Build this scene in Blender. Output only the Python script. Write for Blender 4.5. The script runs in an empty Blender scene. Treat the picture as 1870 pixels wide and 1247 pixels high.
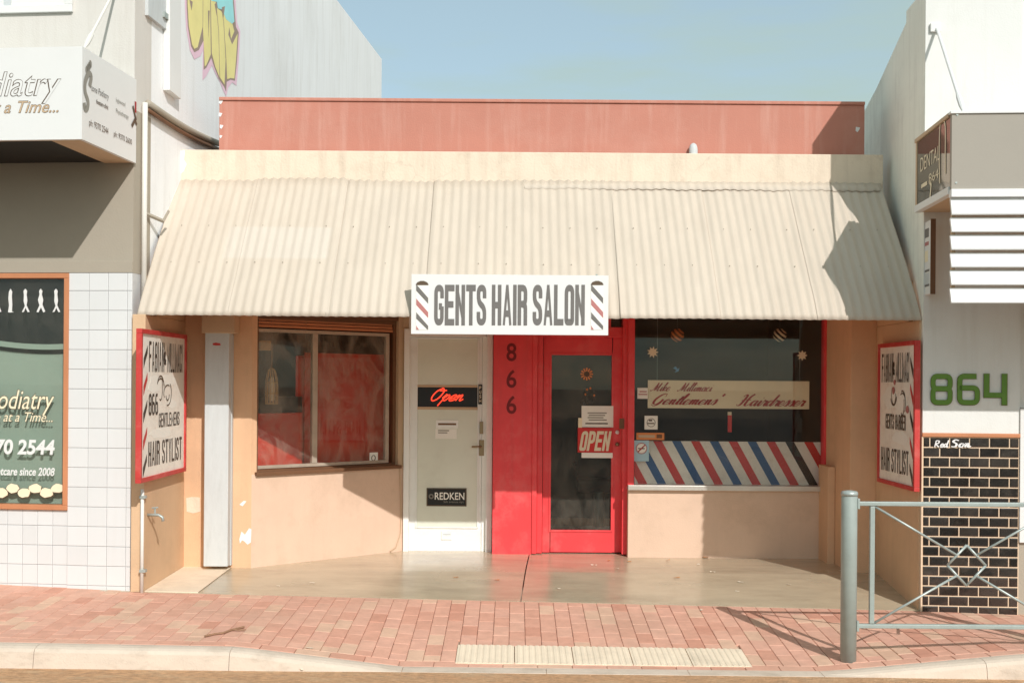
import bpy, bmesh, math, random
from mathutils import Matrix, Vector
random.seed(7)
R = math.radians
C = bpy.context.scene.collection
sc = bpy.context.scene

# ------------------------------------------------------------------ camera
FPX, CX, CY, EYE, ROLL = 2147.0, 940.0, 698.0, 1.65, R(0.42)
cam = bpy.data.objects.new('camera', bpy.data.cameras.new('camera'))
C.objects.link(cam)
cam.location = (0, 0, EYE)
cam.rotation_euler = (R(90), -ROLL, 0)
cam.data.sensor_width = 36.0
cam.data.lens = FPX / 1870 * 36
cam.data.shift_x = (935 - CX) / 1870
cam.data.shift_y = (CY - 623.5) / 1870
cam.data.clip_end = 3000
sc.camera = cam

# ------------------------------------------------------------------ light and sky
SUN = Vector((0.44, -1.0, 0.765)).normalized()          # towards the sun
sun_el = math.asin(SUN.z)
sun_rot = math.atan2(SUN.x, SUN.y)
wd = bpy.data.worlds.new('World'); sc.world = wd; wd.use_nodes = True
wt = wd.node_tree; wt.nodes.clear()
def wn(t, **k):
    n = wt.nodes.new(t)
    for a, b in k.items(): setattr(n, a, b)
    return n
sky = wn('ShaderNodeTexSky'); sky.sky_type = 'NISHITA'; sky.sun_disc = False
sky.sun_elevation = sun_el; sky.sun_rotation = sun_rot
sky.air_density = .85; sky.dust_density = 1.6; sky.ozone_density = 1.0; sky.altitude = 10
tcw = wn('ShaderNodeTexCoord'); mpw = wn('ShaderNodeMapping'); mpw.inputs['Scale'].default_value = (1.6, 1.6, 9.0)
mpw.inputs['Rotation'].default_value = (0.12, 0.25, 0.3)
nzw = wn('ShaderNodeTexNoise'); nzw.inputs['Scale'].default_value = 1.7; nzw.inputs['Detail'].default_value = 7; nzw.inputs['Roughness'].default_value = .55
rpw = wn('ShaderNodeMapRange'); rpw.inputs['From Min'].default_value = .40; rpw.inputs['From Max'].default_value = .66
rpw.inputs['To Min'].default_value = .58; rpw.inputs['To Max'].default_value = .98
spw = wn('ShaderNodeSeparateXYZ'); hzw = wn('ShaderNodeMapRange'); hzw.inputs['From Min'].default_value = 0; hzw.inputs['From Max'].default_value = .75
hzw.inputs['To Min'].default_value = 1.0; hzw.inputs['To Max'].default_value = .9; hzw.interpolation_type = 'SMOOTHSTEP'
mlw = wn('ShaderNodeMath', operation='MULTIPLY')
mxw = wn('ShaderNodeMix', data_type='RGBA'); mxw.inputs['B'].default_value = (2.3, 2.95, 2.55, 1)
bgw = wn('ShaderNodeBackground'); bgw.inputs['Strength'].default_value = .15
ouw = wn('ShaderNodeOutputWorld')
wt.links.new(tcw.outputs['Generated'], mpw.inputs['Vector']); wt.links.new(mpw.outputs[0], nzw.inputs['Vector'])
wt.links.new(nzw.outputs['Fac'], rpw.inputs['Value']); wt.links.new(tcw.outputs['Generated'], spw.inputs[0]); wt.links.new(spw.outputs['Z'], hzw.inputs['Value'])
wt.links.new(rpw.outputs[0], mlw.inputs[0]); wt.links.new(hzw.outputs[0], mlw.inputs[1]); wt.links.new(mlw.outputs[0], mxw.inputs['Factor'])
wt.links.new(sky.outputs[0], mxw.inputs['A']); wt.links.new(mxw.outputs['Result'], bgw.inputs['Color'])
wt.links.new(bgw.outputs[0], ouw.inputs['Surface'])
sl = bpy.data.lights.new('sun', 'SUN'); sl.energy = 2.55; sl.angle = R(.5); sl.color = (1, .98, .955)
so = bpy.data.objects.new('sun', sl); C.objects.link(so); so.location = SUN * 30
so.rotation_euler = SUN.to_track_quat('Z', 'Y').to_euler()
sc.view_settings.view_transform = 'Standard'; sc.view_settings.look = 'None'
sc.view_settings.exposure = 0.44; sc.view_settings.gamma = 1.0
sc.render.engine = 'CYCLES'
sc.cycles.max_bounces = 10; sc.cycles.diffuse_bounces = 5; sc.cycles.transparent_max_bounces = 16

# ------------------------------------------------------------------ frames: photo measurements to places
class Fr:
    """vertical reference frame; local x runs right as seen from the street, local y runs away"""
    def __init__(s, ox, oy, rot=0.0):
        s.ox, s.oy, s.rot = ox, oy, rot; s.c, s.s = math.cos(rot), math.sin(rot)
    def w(s, u, v, z):
        return (s.ox + s.c*u - s.s*v, s.oy + s.s*u + s.c*v, z)
    def loc(s, X, Y):
        dx, dy = X - s.ox, Y - s.oy
        return (s.c*dx + s.s*dy, -s.s*dx + s.c*dy)
    def at(s, px, py, v=0.0):
        dx, dy = px - CX, py - CY
        a, b = math.cos(ROLL), math.sin(ROLL)
        x, y = dx*a + dy*b, -dx*b + dy*a
        d = (x/FPX, 1.0)
        n = (-s.s, s.c)
        t = (v + n[0]*s.ox + n[1]*s.oy) / (n[0]*d[0] + n[1]*d[1])
        u, vv = s.loc(d[0]*t, t)
        return u, EYE - y/FPX*t
W0 = Fr(0, 0)
def at(px, py, D):
    u, z = W0.at(px, py, D); return u, z

# ------------------------------------------------------------------ mesh building
class MB:
    def __init__(s, fr=W0): s.fr = fr; s.v = []; s.f = []; s.sm = False
    def add(s, vs, fs):
        n = len(s.v); s.v += [s.fr.w(*p) for p in vs]; s.f += [tuple(i+n for i in f) for f in fs]; return s
    def box(s, u0, u1, v0, v1, z0, z1):
        if u0 > u1: u0, u1 = u1, u0
        if v0 > v1: v0, v1 = v1, v0
        if z0 > z1: z0, z1 = z1, z0
        return s.add([(u0,v0,z0),(u1,v0,z0),(u1,v1,z0),(u0,v1,z0),(u0,v0,z1),(u1,v0,z1),(u1,v1,z1),(u0,v1,z1)],
                     [(0,3,2,1),(4,5,6,7),(0,1,5,4),(1,2,6,5),(2,3,7,6),(3,0,4,7)])
    def px(s, x0, x1, y0, y1, v0, v1):
        """box whose front face at depth v0 spans the measured rectangle"""
        u0 = s.fr.at(x0, (y0+y1)/2, v0)[0]; u1 = s.fr.at(x1, (y0+y1)/2, v0)[0]
        z0 = s.fr.at((x0+x1)/2, y1, v0)[1]; z1 = s.fr.at((x0+x1)/2, y0, v0)[1]
        return s.box(u0, u1, v0, v1, z0, z1)
    def prism(s, pts, axis, a0, a1):
        """polygon extruded: axis 'v' pts are (u,z); 'u' pts are (v,z); 'z' pts are (u,v)"""
        def p(q, a): return (q[0], a, q[1]) if axis == 'v' else ((a, q[0], q[1]) if axis == 'u' else (q[0], q[1], a))
        n = len(pts)
        vs = [p(q, a0) for q in pts] + [p(q, a1) for q in pts]
        fs = [tuple(range(n))[::-1], tuple(range(n, 2*n))] + [(i, (i+1) % n, n+(i+1) % n, n+i) for i in range(n)]
        return s.add(vs, fs)
    def tube(s, path, r, seg=10, caps=True):
        pts = [Vector(p) for p in path]; rs = r if isinstance(r, (list, tuple)) else [r]*len(pts)
        vs, fs = [], []; up = None
        for i, p in enumerate(pts):
            t = (pts[min(i+1, len(pts)-1)] - pts[max(i-1, 0)]).normalized()
            if up is None: up = t.orthogonal().normalized()
            up = (up - t*up.dot(t)).normalized(); sd = t.cross(up)
            for k in range(seg):
                a = 2*math.pi*k/seg; vs.append(tuple(p + (up*math.cos(a) + sd*math.sin(a))*rs[i]))
        for i in range(len(pts)-1):
            for k in range(seg):
                k2 = (k+1) % seg; fs.append((i*seg+k, i*seg+k2, (i+1)*seg+k2, (i+1)*seg+k))
        if caps:
            fs.append(tuple(range(seg))[::-1]); fs.append(tuple(range((len(pts)-1)*seg, len(pts)*seg)))
        return s.add(vs, fs)
    def lathe(s, c, prof, seg=16):
        """prof [(r,z)], revolved about a vertical through c=(u,v)"""
        vs = [(c[0]+r*math.cos(2*math.pi*k/seg), c[1]+r*math.sin(2*math.pi*k/seg), z) for r, z in prof for k in range(seg)]
        fs = [(i*seg+k, i*seg+(k+1) % seg, (i+1)*seg+(k+1) % seg, (i+1)*seg+k) for i in range(len(prof)-1) for k in range(seg)]
        fs += [tuple(range(seg))[::-1], tuple(range((len(prof)-1)*seg, len(prof)*seg))]
        return s.add(vs, fs)
    def frame(s, u0, u1, z0, z1, w, v0, v1):
        s.box(u0, u1, v0, v1, z0, z0+w); s.box(u0, u1, v0, v1, z1-w, z1)
        s.box(u0, u0+w, v0+.0005, v1, z0+w, z1-w); s.box(u1-w, u1, v0+.0005, v1, z0+w, z1-w); return s
    def build(s, name, mat, parent=None, smooth=False, bevel=0, fix=True):
        xs = [p[0] for p in s.v]; ys = [p[1] for p in s.v]; zs = [p[2] for p in s.v]
        c = Vector(((min(xs)+max(xs))/2, (min(ys)+max(ys))/2, min(zs)))
        me = bpy.data.meshes.new(name)
        me.from_pydata([(p[0]-c.x, p[1]-c.y, p[2]-c.z) for p in s.v], [], s.f)
        if fix or bevel:
            bm = bmesh.new(); bm.from_mesh(me)
            if fix: bmesh.ops.recalc_face_normals(bm, faces=bm.faces)
            if bevel:
                es = [e for e in bm.edges if len(e.link_faces) == 2 and e.calc_face_angle(0) > .5]
                bmesh.ops.bevel(bm, geom=es, offset=bevel, segments=2, affect='EDGES', profile=.6, clamp_overlap=True)
            bm.to_mesh(me); bm.free()
        if smooth:
            for p in me.polygons: p.use_smooth = True
        me.materials.append(mat)
        o = bpy.data.objects.new(name, me); C.objects.link(o); o.location = c
        if parent: par(o, parent)
        return o
WORLD = {}
def par(o, p):
    o.parent = p
    o.matrix_parent_inverse = WORLD.get(p.name, Matrix.Translation(p.location) @ p.rotation_euler.to_matrix().to_4x4() if p.parent is None else Matrix.Translation(p.location)).inverted()
def tag(o, label, cat, group=None, kind=None):
    o['label'] = label; o['category'] = cat
    if group: o['group'] = group
    if kind: o['kind'] = kind
    return o
def thing(name, label, cat, loc, group=None):
    o = bpy.data.objects.new(name, None); C.objects.link(o); o.location = loc; o.empty_display_size = .1
    return tag(o, label, cat, group)
def struct(o): o['kind'] = 'structure'; return o

# ------------------------------------------------------------------ materials
def lin(c): c /= 255.0; return c/12.92 if c <= .04045 else ((c+.055)/1.055)**2.4
def A(r, g, b, k=1.12): return tuple(min(lin(x)/k, .86) for x in (r, g, b))
def mat(name, col, rough=.75, var=.10, scale=3.0, bump=.15, bscale=60, spec=.4, metal=0, dirt=None, dirt_amt=.0, dirt_scale=1.2, stretch=(1, 1, 1), emit=None, rand=0, streak=None, crack=None):
    m = bpy.data.materials.new(name); m.use_nodes = True; nt = m.node_tree; N, L = nt.nodes, nt.links
    b = N['Principled BSDF']; b.inputs['Roughness'].default_value = rough; b.inputs['Metallic'].default_value = metal
    b.inputs['Specular IOR Level'].default_value = spec
    geo = N.new('ShaderNodeNewGeometry'); mp = N.new('ShaderNodeMapping'); mp.inputs['Scale'].default_value = stretch
    L.new(geo.outputs['Position'], mp.inputs['Vector'])
    nz = N.new('ShaderNodeTexNoise'); nz.inputs['Scale'].default_value = scale; nz.inputs['Detail'].default_value = 8; nz.inputs['Roughness'].default_value = .62
    L.new(mp.outputs[0], nz.inputs['Vector'])
    mr = N.new('ShaderNodeMapRange'); mr.inputs['From Min'].default_value = .3; mr.inputs['From Max'].default_value = .7
    mr.inputs['To Min'].default_value = 1-var; mr.inputs['To Max'].default_value = 1+var
    L.new(nz.outputs['Fac'], mr.inputs['Value'])
    mul = N.new('ShaderNodeVectorMath'); mul.operation = 'SCALE'
    mul.inputs[0].default_value = col[:3]; L.new(mr.outputs[0], mul.inputs['Scale'])
    out = mul.outputs[0]
    if rand:
        oi = N.new('ShaderNodeObjectInfo'); r2 = N.new('ShaderNodeMapRange'); r2.inputs['To Min'].default_value = 1-rand; r2.inputs['To Max'].default_value = 1+rand
        L.new(oi.outputs['Random'], r2.inputs['Value']); m3 = N.new('ShaderNodeVectorMath'); m3.operation = 'SCALE'
        L.new(out, m3.inputs[0]); L.new(r2.outputs[0], m3.inputs['Scale']); out = m3.outputs[0]
    if dirt:
        n2 = N.new('ShaderNodeTexNoise'); n2.inputs['Scale'].default_value = dirt_scale; n2.inputs['Detail'].default_value = 10; n2.inputs['Roughness'].default_value = .7
        L.new(mp.outputs[0], n2.inputs['Vector'])
        m2 = N.new('ShaderNodeMapRange'); m2.inputs['From Min'].default_value = .5; m2.inputs['From Max'].default_value = .78; m2.inputs['To Max'].default_value = dirt_amt
        L.new(n2.outputs['Fac'], m2.inputs['Value'])
        mx = N.new('ShaderNodeMix'); mx.data_type = 'RGBA'; mx.inputs['B'].default_value = (*dirt, 1)
        L.new(m2.outputs[0], mx.inputs['Factor']); L.new(out, mx.inputs['A']); out = mx.outputs['Result']
    if streak:
        m4 = N.new('ShaderNodeMapping'); m4.inputs['Scale'].default_value = (7, 7, .55); L.new(geo.outputs['Position'], m4.inputs['Vector'])
        n4 = N.new('ShaderNodeTexNoise'); n4.inputs['Scale'].default_value = 1.6; n4.inputs['Detail'].default_value = 8; n4.inputs['Roughness'].default_value = .65; L.new(m4.outputs[0], n4.inputs['Vector'])
        r4 = N.new('ShaderNodeMapRange'); r4.inputs['From Min'].default_value = .5; r4.inputs['From Max'].default_value = .8; r4.inputs['To Max'].default_value = streak[1]; L.new(n4.outputs['Fac'], r4.inputs['Value'])
        x4 = N.new('ShaderNodeMix'); x4.data_type = 'RGBA'; x4.inputs['B'].default_value = (*streak[0], 1); L.new(r4.outputs[0], x4.inputs['Factor']); L.new(out, x4.inputs['A']); out = x4.outputs['Result']
    if crack:
        n5 = N.new('ShaderNodeTexNoise'); n5.inputs['Scale'].default_value = 3.0; n5.inputs['Detail'].default_value = 6; L.new(geo.outputs['Position'], n5.inputs['Vector'])
        v5 = N.new('ShaderNodeVectorMath'); v5.operation = 'MULTIPLY_ADD'; v5.inputs[1].default_value = (.5, .5, .5); L.new(n5.outputs['Color'], v5.inputs[0]); L.new(geo.outputs['Position'], v5.inputs[2])
        w5 = N.new('ShaderNodeTexVoronoi'); w5.feature = 'DISTANCE_TO_EDGE'; w5.inputs['Scale'].default_value = crack[1]; L.new(v5.outputs[0], w5.inputs['Vector'])
        r5 = N.new('ShaderNodeMapRange'); r5.inputs['From Min'].default_value = .004; r5.inputs['From Max'].default_value = .016; r5.inputs['To Min'].default_value = 1; r5.inputs['To Max'].default_value = 0; L.new(w5.outputs['Distance'], r5.inputs['Value'])
        n6 = N.new('ShaderNodeTexNoise'); n6.inputs['Scale'].default_value = .9; L.new(geo.outputs['Position'], n6.inputs['Vector'])
        r6 = N.new('ShaderNodeMapRange'); r6.inputs['From Min'].default_value = .52; r6.inputs['From Max'].default_value = .6; r6.inputs['To Max'].default_value = crack[2]; L.new(n6.outputs['Fac'], r6.inputs['Value'])
        k5 = N.new('ShaderNodeMath'); k5.operation = 'MULTIPLY'; L.new(r5.outputs[0], k5.inputs[0]); L.new(r6.outputs[0], k5.inputs[1])
        x5 = N.new('ShaderNodeMix'); x5.data_type = 'RGBA'; x5.inputs['B'].default_value = (*crack[0], 1); L.new(k5.outputs[0], x5.inputs['Factor']); L.new(out, x5.inputs['A']); out = x5.outputs['Result']
    L.new(out, b.inputs['Base Color'])
    if bump:
        n3 = N.new('ShaderNodeTexNoise'); n3.inputs['Scale'].default_value = bscale; n3.inputs['Detail'].default_value = 6
        L.new(geo.outputs['Position'], n3.inputs['Vector'])
        bp = N.new('ShaderNodeBump'); bp.inputs['Strength'].default_value = bump; bp.inputs['Distance'].default_value = .01
        L.new(n3.outputs['Fac'], bp.inputs['Height']); L.new(bp.outputs[0], b.inputs['Normal'])
    if emit:
        b.inputs['Emission Color'].default_value = (*emit[:3], 1); b.inputs['Emission Strength'].default_value = emit[3]
    return m
def glass(name, tint=(.97, .98, .975), dust_haze=(.0, .05), dscale=3.0, dstretch=(1, 1, 1)):
    """clear pane: Schlick reflection alike from both sides, plus an uneven dusty film painting in haze and pale reflections"""
    m = bpy.data.materials.new(name); m.use_nodes = True; nt = m.node_tree; N, L = nt.nodes, nt.links
    N.remove(N['Principled BSDF']); o = N['Material Output']
    t = N.new('ShaderNodeBsdfTransparent'); t.inputs[0].default_value = (*tint, 1)
    g = N.new('ShaderNodeBsdfGlossy'); g.inputs['Roughness'].default_value = .01
    lw = N.new('ShaderNodeLayerWeight'); lw.inputs['Blend'].default_value = .5
    pw = N.new('ShaderNodeMath'); pw.operation = 'POWER'; pw.inputs[1].default_value = 5; L.new(lw.outputs['Facing'], pw.inputs[0])
    f = N.new('ShaderNodeMath'); f.operation = 'MULTIPLY_ADD'; f.inputs[1].default_value = .9; f.inputs[2].default_value = .035; L.new(pw.outputs[0], f.inputs[0])
    mx = N.new('ShaderNodeMixShader'); L.new(f.outputs[0], mx.inputs[0]); L.new(t.outputs[0], mx.inputs[1]); L.new(g.outputs[0], mx.inputs[2])
    geo = N.new('ShaderNodeNewGeometry'); mp = N.new('ShaderNodeMapping'); mp.inputs['Scale'].default_value = dstretch; L.new(geo.outputs['Position'], mp.inputs['Vector'])
    nz = N.new('ShaderNodeTexNoise'); nz.inputs['Scale'].default_value = dscale; nz.inputs['Detail'].default_value = 9; nz.inputs['Roughness'].default_value = .65; nz.inputs['Distortion'].default_value = .6
    L.new(mp.outputs[0], nz.inputs['Vector'])
    mr = N.new('ShaderNodeMapRange'); mr.inputs['From Min'].default_value = .42; mr.inputs['From Max'].default_value = .72; mr.inputs['To Min'].default_value = dust_haze[0]; mr.inputs['To Max'].default_value = dust_haze[1]
    L.new(nz.outputs['Fac'], mr.inputs['Value'])
    d = N.new('ShaderNodeBsdfDiffuse'); d.inputs[0].default_value = (.62, .54, .44, 1)
    m2 = N.new('ShaderNodeMixShader'); L.new(mr.outputs[0], m2.inputs[0]); L.new(mx.outputs[0], m2.inputs[1]); L.new(d.outputs[0], m2.inputs[2])
    L.new(m2.outputs[0], o.inputs['Surface']); return m

M = {}
DK = (.12, .09, .07)
M['peach'] = mat('peach_render_shade', (.74, .465, .285), .82, .05, 2, .25, 90, .25, dirt=(.40, .27, .17), dirt_amt=.35, dirt_scale=1.7, streak=((.46, .30, .20), .2))  # piers and jambs: extra orange of the shade is put into the colour
M['peach_dado'] = mat('peach_dado', (.71, .51, .38), .7, .04, 3, .2, 70, .3, dirt=(.42, .28, .18), dirt_amt=.4, dirt_scale=2.5, streak=((.48, .33, .23), .14))  # paler peach: sunlit tone of the dado is put into the colour
M['sidetan'] = mat('tan_side_wall_paint', (.66, .45, .28), .82, .05, 2, .25, 90, .25, dirt=(.40, .28, .18), dirt_amt=.4, dirt_scale=1.7, streak=((.42, .30, .20), .25))  # tan paint, with the recess shade's orange pushed into the colour
M['soffitpeach'] = mat('peach_soffit_paint', (.72, .42, .23), .8, .05, 2, .2, 60, .25)
M['rust'] = mat('rusty_screw', (.30, .17, .10), .8, .2, 40, 0)
M['cream'] = mat('cream_render', A(240, 222, 200), .8, .04, 3, .3, 50, .25, dirt=(.48, .36, .26), dirt_amt=.4, dirt_scale=5, streak=((.42, .31, .23), .4), crack=((.46, .36, .28), 2.6, .22))
M['pink'] = mat('salmon_paint', A(208, 142, 124, 1.2), .8, .05, 1.4, .2, 80, .2, dirt=(.62, .36, .29), dirt_amt=.5, dirt_scale=1.1, streak=((.66, .42, .35), .45))
M['white'] = mat('white_paint', A(238, 237, 234), .55, .03, 3, .06, 60, .35, dirt=(.5, .45, .4), dirt_amt=.15, dirt_scale=3)
M['doorwhite'] = mat('door_white_paint', A(242, 240, 234, 1.0), .5, .03, 3, .05, 60, .35, dirt=(.5, .44, .36), dirt_amt=.25, dirt_scale=4)
M['doorpanel'] = mat('door_panel_paint', A(220, 223, 208, 1.0), .5, .04, 2, .04, 60, .35, dirt=(.45, .42, .33), dirt_amt=.3, dirt_scale=3)
M['red'] = mat('red_paint', A(232, 70, 74, 1.0), .42, .09, 3, .06, 40, .4, dirt=(.70, .22, .20), dirt_amt=.6, dirt_scale=3, streak=((.52, .06, .06), .5))
M['reddark'] = mat('dark_red_paint', A(128, 22, 26), .5, .05, 5, 0)
M['redboard'] = mat('red_board', A(214, 62, 44), .6, .12, 2, .1, 20, .3, dirt=(.55, .30, .2), dirt_amt=.6, dirt_scale=2.2)
M['signred'] = mat('sign_red_paint', A(205, 66, 62), .5, .08, 6, .05, 60, .35, dirt=(.6, .3, .25), dirt_amt=.4, dirt_scale=6)
M['board'] = mat('sign_board_white', A(238, 237, 234), .45, .02, 3, 0, 60, .35, dirt=(.55, .52, .47), dirt_amt=.2, dirt_scale=3)
M['oldboard'] = mat('weathered_sign_white', A(240, 235, 224, 1.02), .6, .05, 6, .1, 60, .3, dirt=(.5, .38, .3), dirt_amt=.45, dirt_scale=9)
M['ink'] = mat('grey_lettering', A(118, 114, 110), .5, .05, 8, 0)
M['inkdark'] = mat('dark_lettering', A(72, 60, 50), .55, .15, 9, 0, dirt=(.5, .45, .38), dirt_amt=.5, dirt_scale=12)
M['brown'] = mat('brown_lettering', A(96, 78, 60), .5, .05, 8, 0)
M['inkred'] = mat('red_lettering', A(176, 46, 44), .5, .05, 8, 0)
M['rose'] = mat('rose_lettering', A(190, 124, 120), .5, .05, 8, 0)
M['blue'] = mat('blue_stripe', A(30, 84, 140), .35, .05, 8, 0)
M['stripered'] = mat('red_stripe', A(214, 44, 38), .35, .05, 8, 0)
M['black'] = mat('black_paint', (.012, .011, .010), .4, .05, 8, 0)
M['grey'] = mat('grey_post_paint', A(210, 214, 214), .6, .06, 3, .1, 60, .3, dirt=(.36, .36, .34), dirt_amt=.4, dirt_scale=4, stretch=(3, 3, .6))
M['tanpaint'] = mat('tan_paint', A(208, 180, 148), .7, .05, 4, .1, 60)
M['alu'] = mat('aluminium', (.62, .58, .52), .38, .06, 6, .03, 60, .5, metal=.6)
M['steel'] = mat('galvanised_steel', A(182, 190, 185), .42, .06, 8, .05, 60, .5, metal=.35, dirt=(.30, .28, .24), dirt_amt=.3, dirt_scale=9)
M['postgreen'] = mat('grey_green_post_paint', A(164, 174, 168), .42, .07, 9, .12, 160, .45, dirt=(.2, .19, .16), dirt_amt=.3, dirt_scale=11)
M['brass'] = mat('tarnished_brass', (.30, .22, .13), .4, .05, 6, 0, metal=.9)
M['timber'] = mat('brown_window_timber', A(206, 138, 98), .55, .1, 5, .1, 40, .35, stretch=(1, 1, .3))
M['wood_dark'] = mat('dark_timber', A(120, 84, 58), .6, .1, 5, .1, 40)
M['concrete'] = None
M['concrete_light'] = mat('pale_concrete', A(232, 214, 190, 1.0), .85, .07, 5, .3, 80, .25, dirt=(.36, .29, .21), dirt_amt=.4, dirt_scale=3)
M['kerb'] = mat('kerb_concrete', A(224, 206, 188, 1.15), .85, .06, 6, .35, 90, .2, dirt=(.34, .26, .19), dirt_amt=.7, dirt_scale=3.2, stretch=(1, 1, 2.5))
M['road'] = mat('asphalt', (.11, .10, .088), .9, .22, 40, .6, 120, .2, dirt=(.14, .11, .08), dirt_amt=.6, dirt_scale=2)
M['gutter'] = mat('sandy_gutter', A(192, 150, 114, 1.0), .9, .35, 26, 1.0, 70, .2, dirt=(.60, .42, .26), dirt_amt=.95, dirt_scale=4, stretch=(.7, 2.2, 1), streak=((.30, .22, .16), .5))
M['ground'] = mat('earth', (.22, .17, .12), .95, .2, 1, .3)
M['joint'] = mat('jointing_sand', (.44, .31, .23), .95, .15, 20, .3)
M['clinic'] = mat('pale_stone_paint', A(212, 207, 200, 1.0), .8, .03, 1.5, .2, 80, .2, dirt=(.5, .45, .38), dirt_amt=.25, dirt_scale=.9, streak=((.44, .39, .33), .3))
M['clinicside'] = mat('pale_grey_render', A(226, 224, 216, .80), .85, .04, 1.0, .25, 60, .2, dirt=(.5, .47, .42), dirt_amt=.4, dirt_scale=.8, stretch=(1, 1, .4), streak=((.5, .46, .41), .3))
M['tantrim'] = mat('taupe_paint', A(178, 168, 152), .7, .04, 2, .15, 60, .2)
M['tilewhite'] = mat('white_glazed_tile', A(234, 234, 233, 1.18), .16, .02, 1, .0, 60, .5, rand=.03, streak=((.62, .58, .52), .12))
M['grout'] = mat('grey_grout', A(205, 204, 203), .9, .06, 20, .1)
M['tileblack'] = mat('black_glazed_tile', (.022, .018, .015), .09, .3, 6, .12, 16, .9, rand=.5, dirt=(.13, .11, .09), dirt_amt=.35, dirt_scale=7)
M['groutpale'] = mat('cream_grout', A(236, 208, 178), .9, .06, 20, .1)
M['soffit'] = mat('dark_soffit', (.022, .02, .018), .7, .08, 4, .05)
M['film'] = mat('sage_window_film', A(152, 168, 152), .6, .03, 2, 0)
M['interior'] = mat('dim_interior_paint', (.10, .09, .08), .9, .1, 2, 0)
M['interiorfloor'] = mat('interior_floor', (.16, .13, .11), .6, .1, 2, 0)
M['paper'] = mat('paper', A(240, 237, 228, 1.0), .7, .02, 4, 0)
M['papertext'] = mat('printed_grey', A(150, 146, 136), .7, .02, 4, 0)
M['cream_sign'] = mat('cream_sign_board', A(242, 226, 194, 1.0), .5, .03, 4, 0)
M['orange'] = mat('orange_sticker', A(226, 140, 80), .5, .03, 4, 0)
M['paleblue'] = mat('pale_blue_sticker', A(178, 212, 224), .5, .03, 4, 0)
M['star'] = mat('cream_decal', A(240, 226, 196), .5, .03, 4, 0)
M['sky_decal'] = mat('blue_decal', A(130, 180, 214), .5, .03, 4, 0)
M['neon'] = mat('red_neon', (.6, .03, .02), .4, 0, 4, 0, emit=(1, .07, .03, .9))
M['wicker'] = mat('wicker', A(214, 176, 120), .7, .1, 30, .1)
M['taupe'] = mat('grey_fascia_panel', A(172, 164, 152), .6, .03, 3, .05, 60, .3, dirt=(.30, .27, .23), dirt_amt=.3, dirt_scale=3)
M['slat'] = mat('white_slat_paint', A(240, 240, 238), .5, .02, 3, .03, 60, .35)
M['rightwall'] = mat('pale_grey_wall_paint', A(236, 235, 230), .75, .03, 2, .12, 80, .25, dirt=(.55, .5, .44), dirt_amt=.2, dirt_scale=1.4, streak=((.56, .51, .45), .35))
M['rightside'] = mat('greige_side_render', A(230, 221, 206, .8), .85, .05, 1.5, .25, 60, .2, dirt=(.45, .42, .38), dirt_amt=.4, dirt_scale=1.2, streak=((.45, .42, .38), .35))
M['acrylic'] = mat('glossy_bronze_panel', (.10, .085, .07), .04, .02, 3, 0, 60, .9)
M['acrylic'].node_tree.nodes['Principled BSDF'].inputs['IOR'].default_value = 2.2
M['green'] = mat('green_numerals', A(98, 140, 44), .4, .04, 4, 0)
M['olive'] = mat('olive_edge', A(120, 128, 60), .5, .04, 4, 0)
M['gyellow'] = mat('graffiti_yellow', A(220, 204, 138, .8), .7, .06, 5, 0)
M['gblue'] = mat('graffiti_cyan', A(150, 206, 208, .8), .7, .06, 5, 0)
M['gpink'] = mat('graffiti_pink', A(226, 182, 196, .8), .7, .06, 5, 0)
M['gdark'] = mat('graffiti_dark_line', A(146, 128, 116, .8), .7, .06, 5, 0)
M['pipe'] = mat('white_pvc_pipe', A(236, 232, 224), .5, .04, 6, 0, dirt=(.5, .42, .34), dirt_amt=.3, dirt_scale=6)
M['leaf'] = mat('dry_leaf', A(196, 130, 70), .7, .1, 30, 0)
M['scrap'] = mat('pale_scrap', A(240, 228, 206), .7, .05, 30, 0)
M['chip'] = mat('bare_plaster', A(244, 242, 240), .8, .03, 30, .2)
G = glass('window_glass', dust_haze=(.004, .03))
GL = glass('hazed_window_glass', (.95, .95, .93), (.03, .30), 2.6, (1.3, 1.3, .8))  # film over the red boards paints in mottled reflections and pale smears
GD = glass('door_glass', (.85, .87, .85), (.015, .10), 3.2, (1, 1, .7))  # film paints in the grey reflection on the door glass

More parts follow.
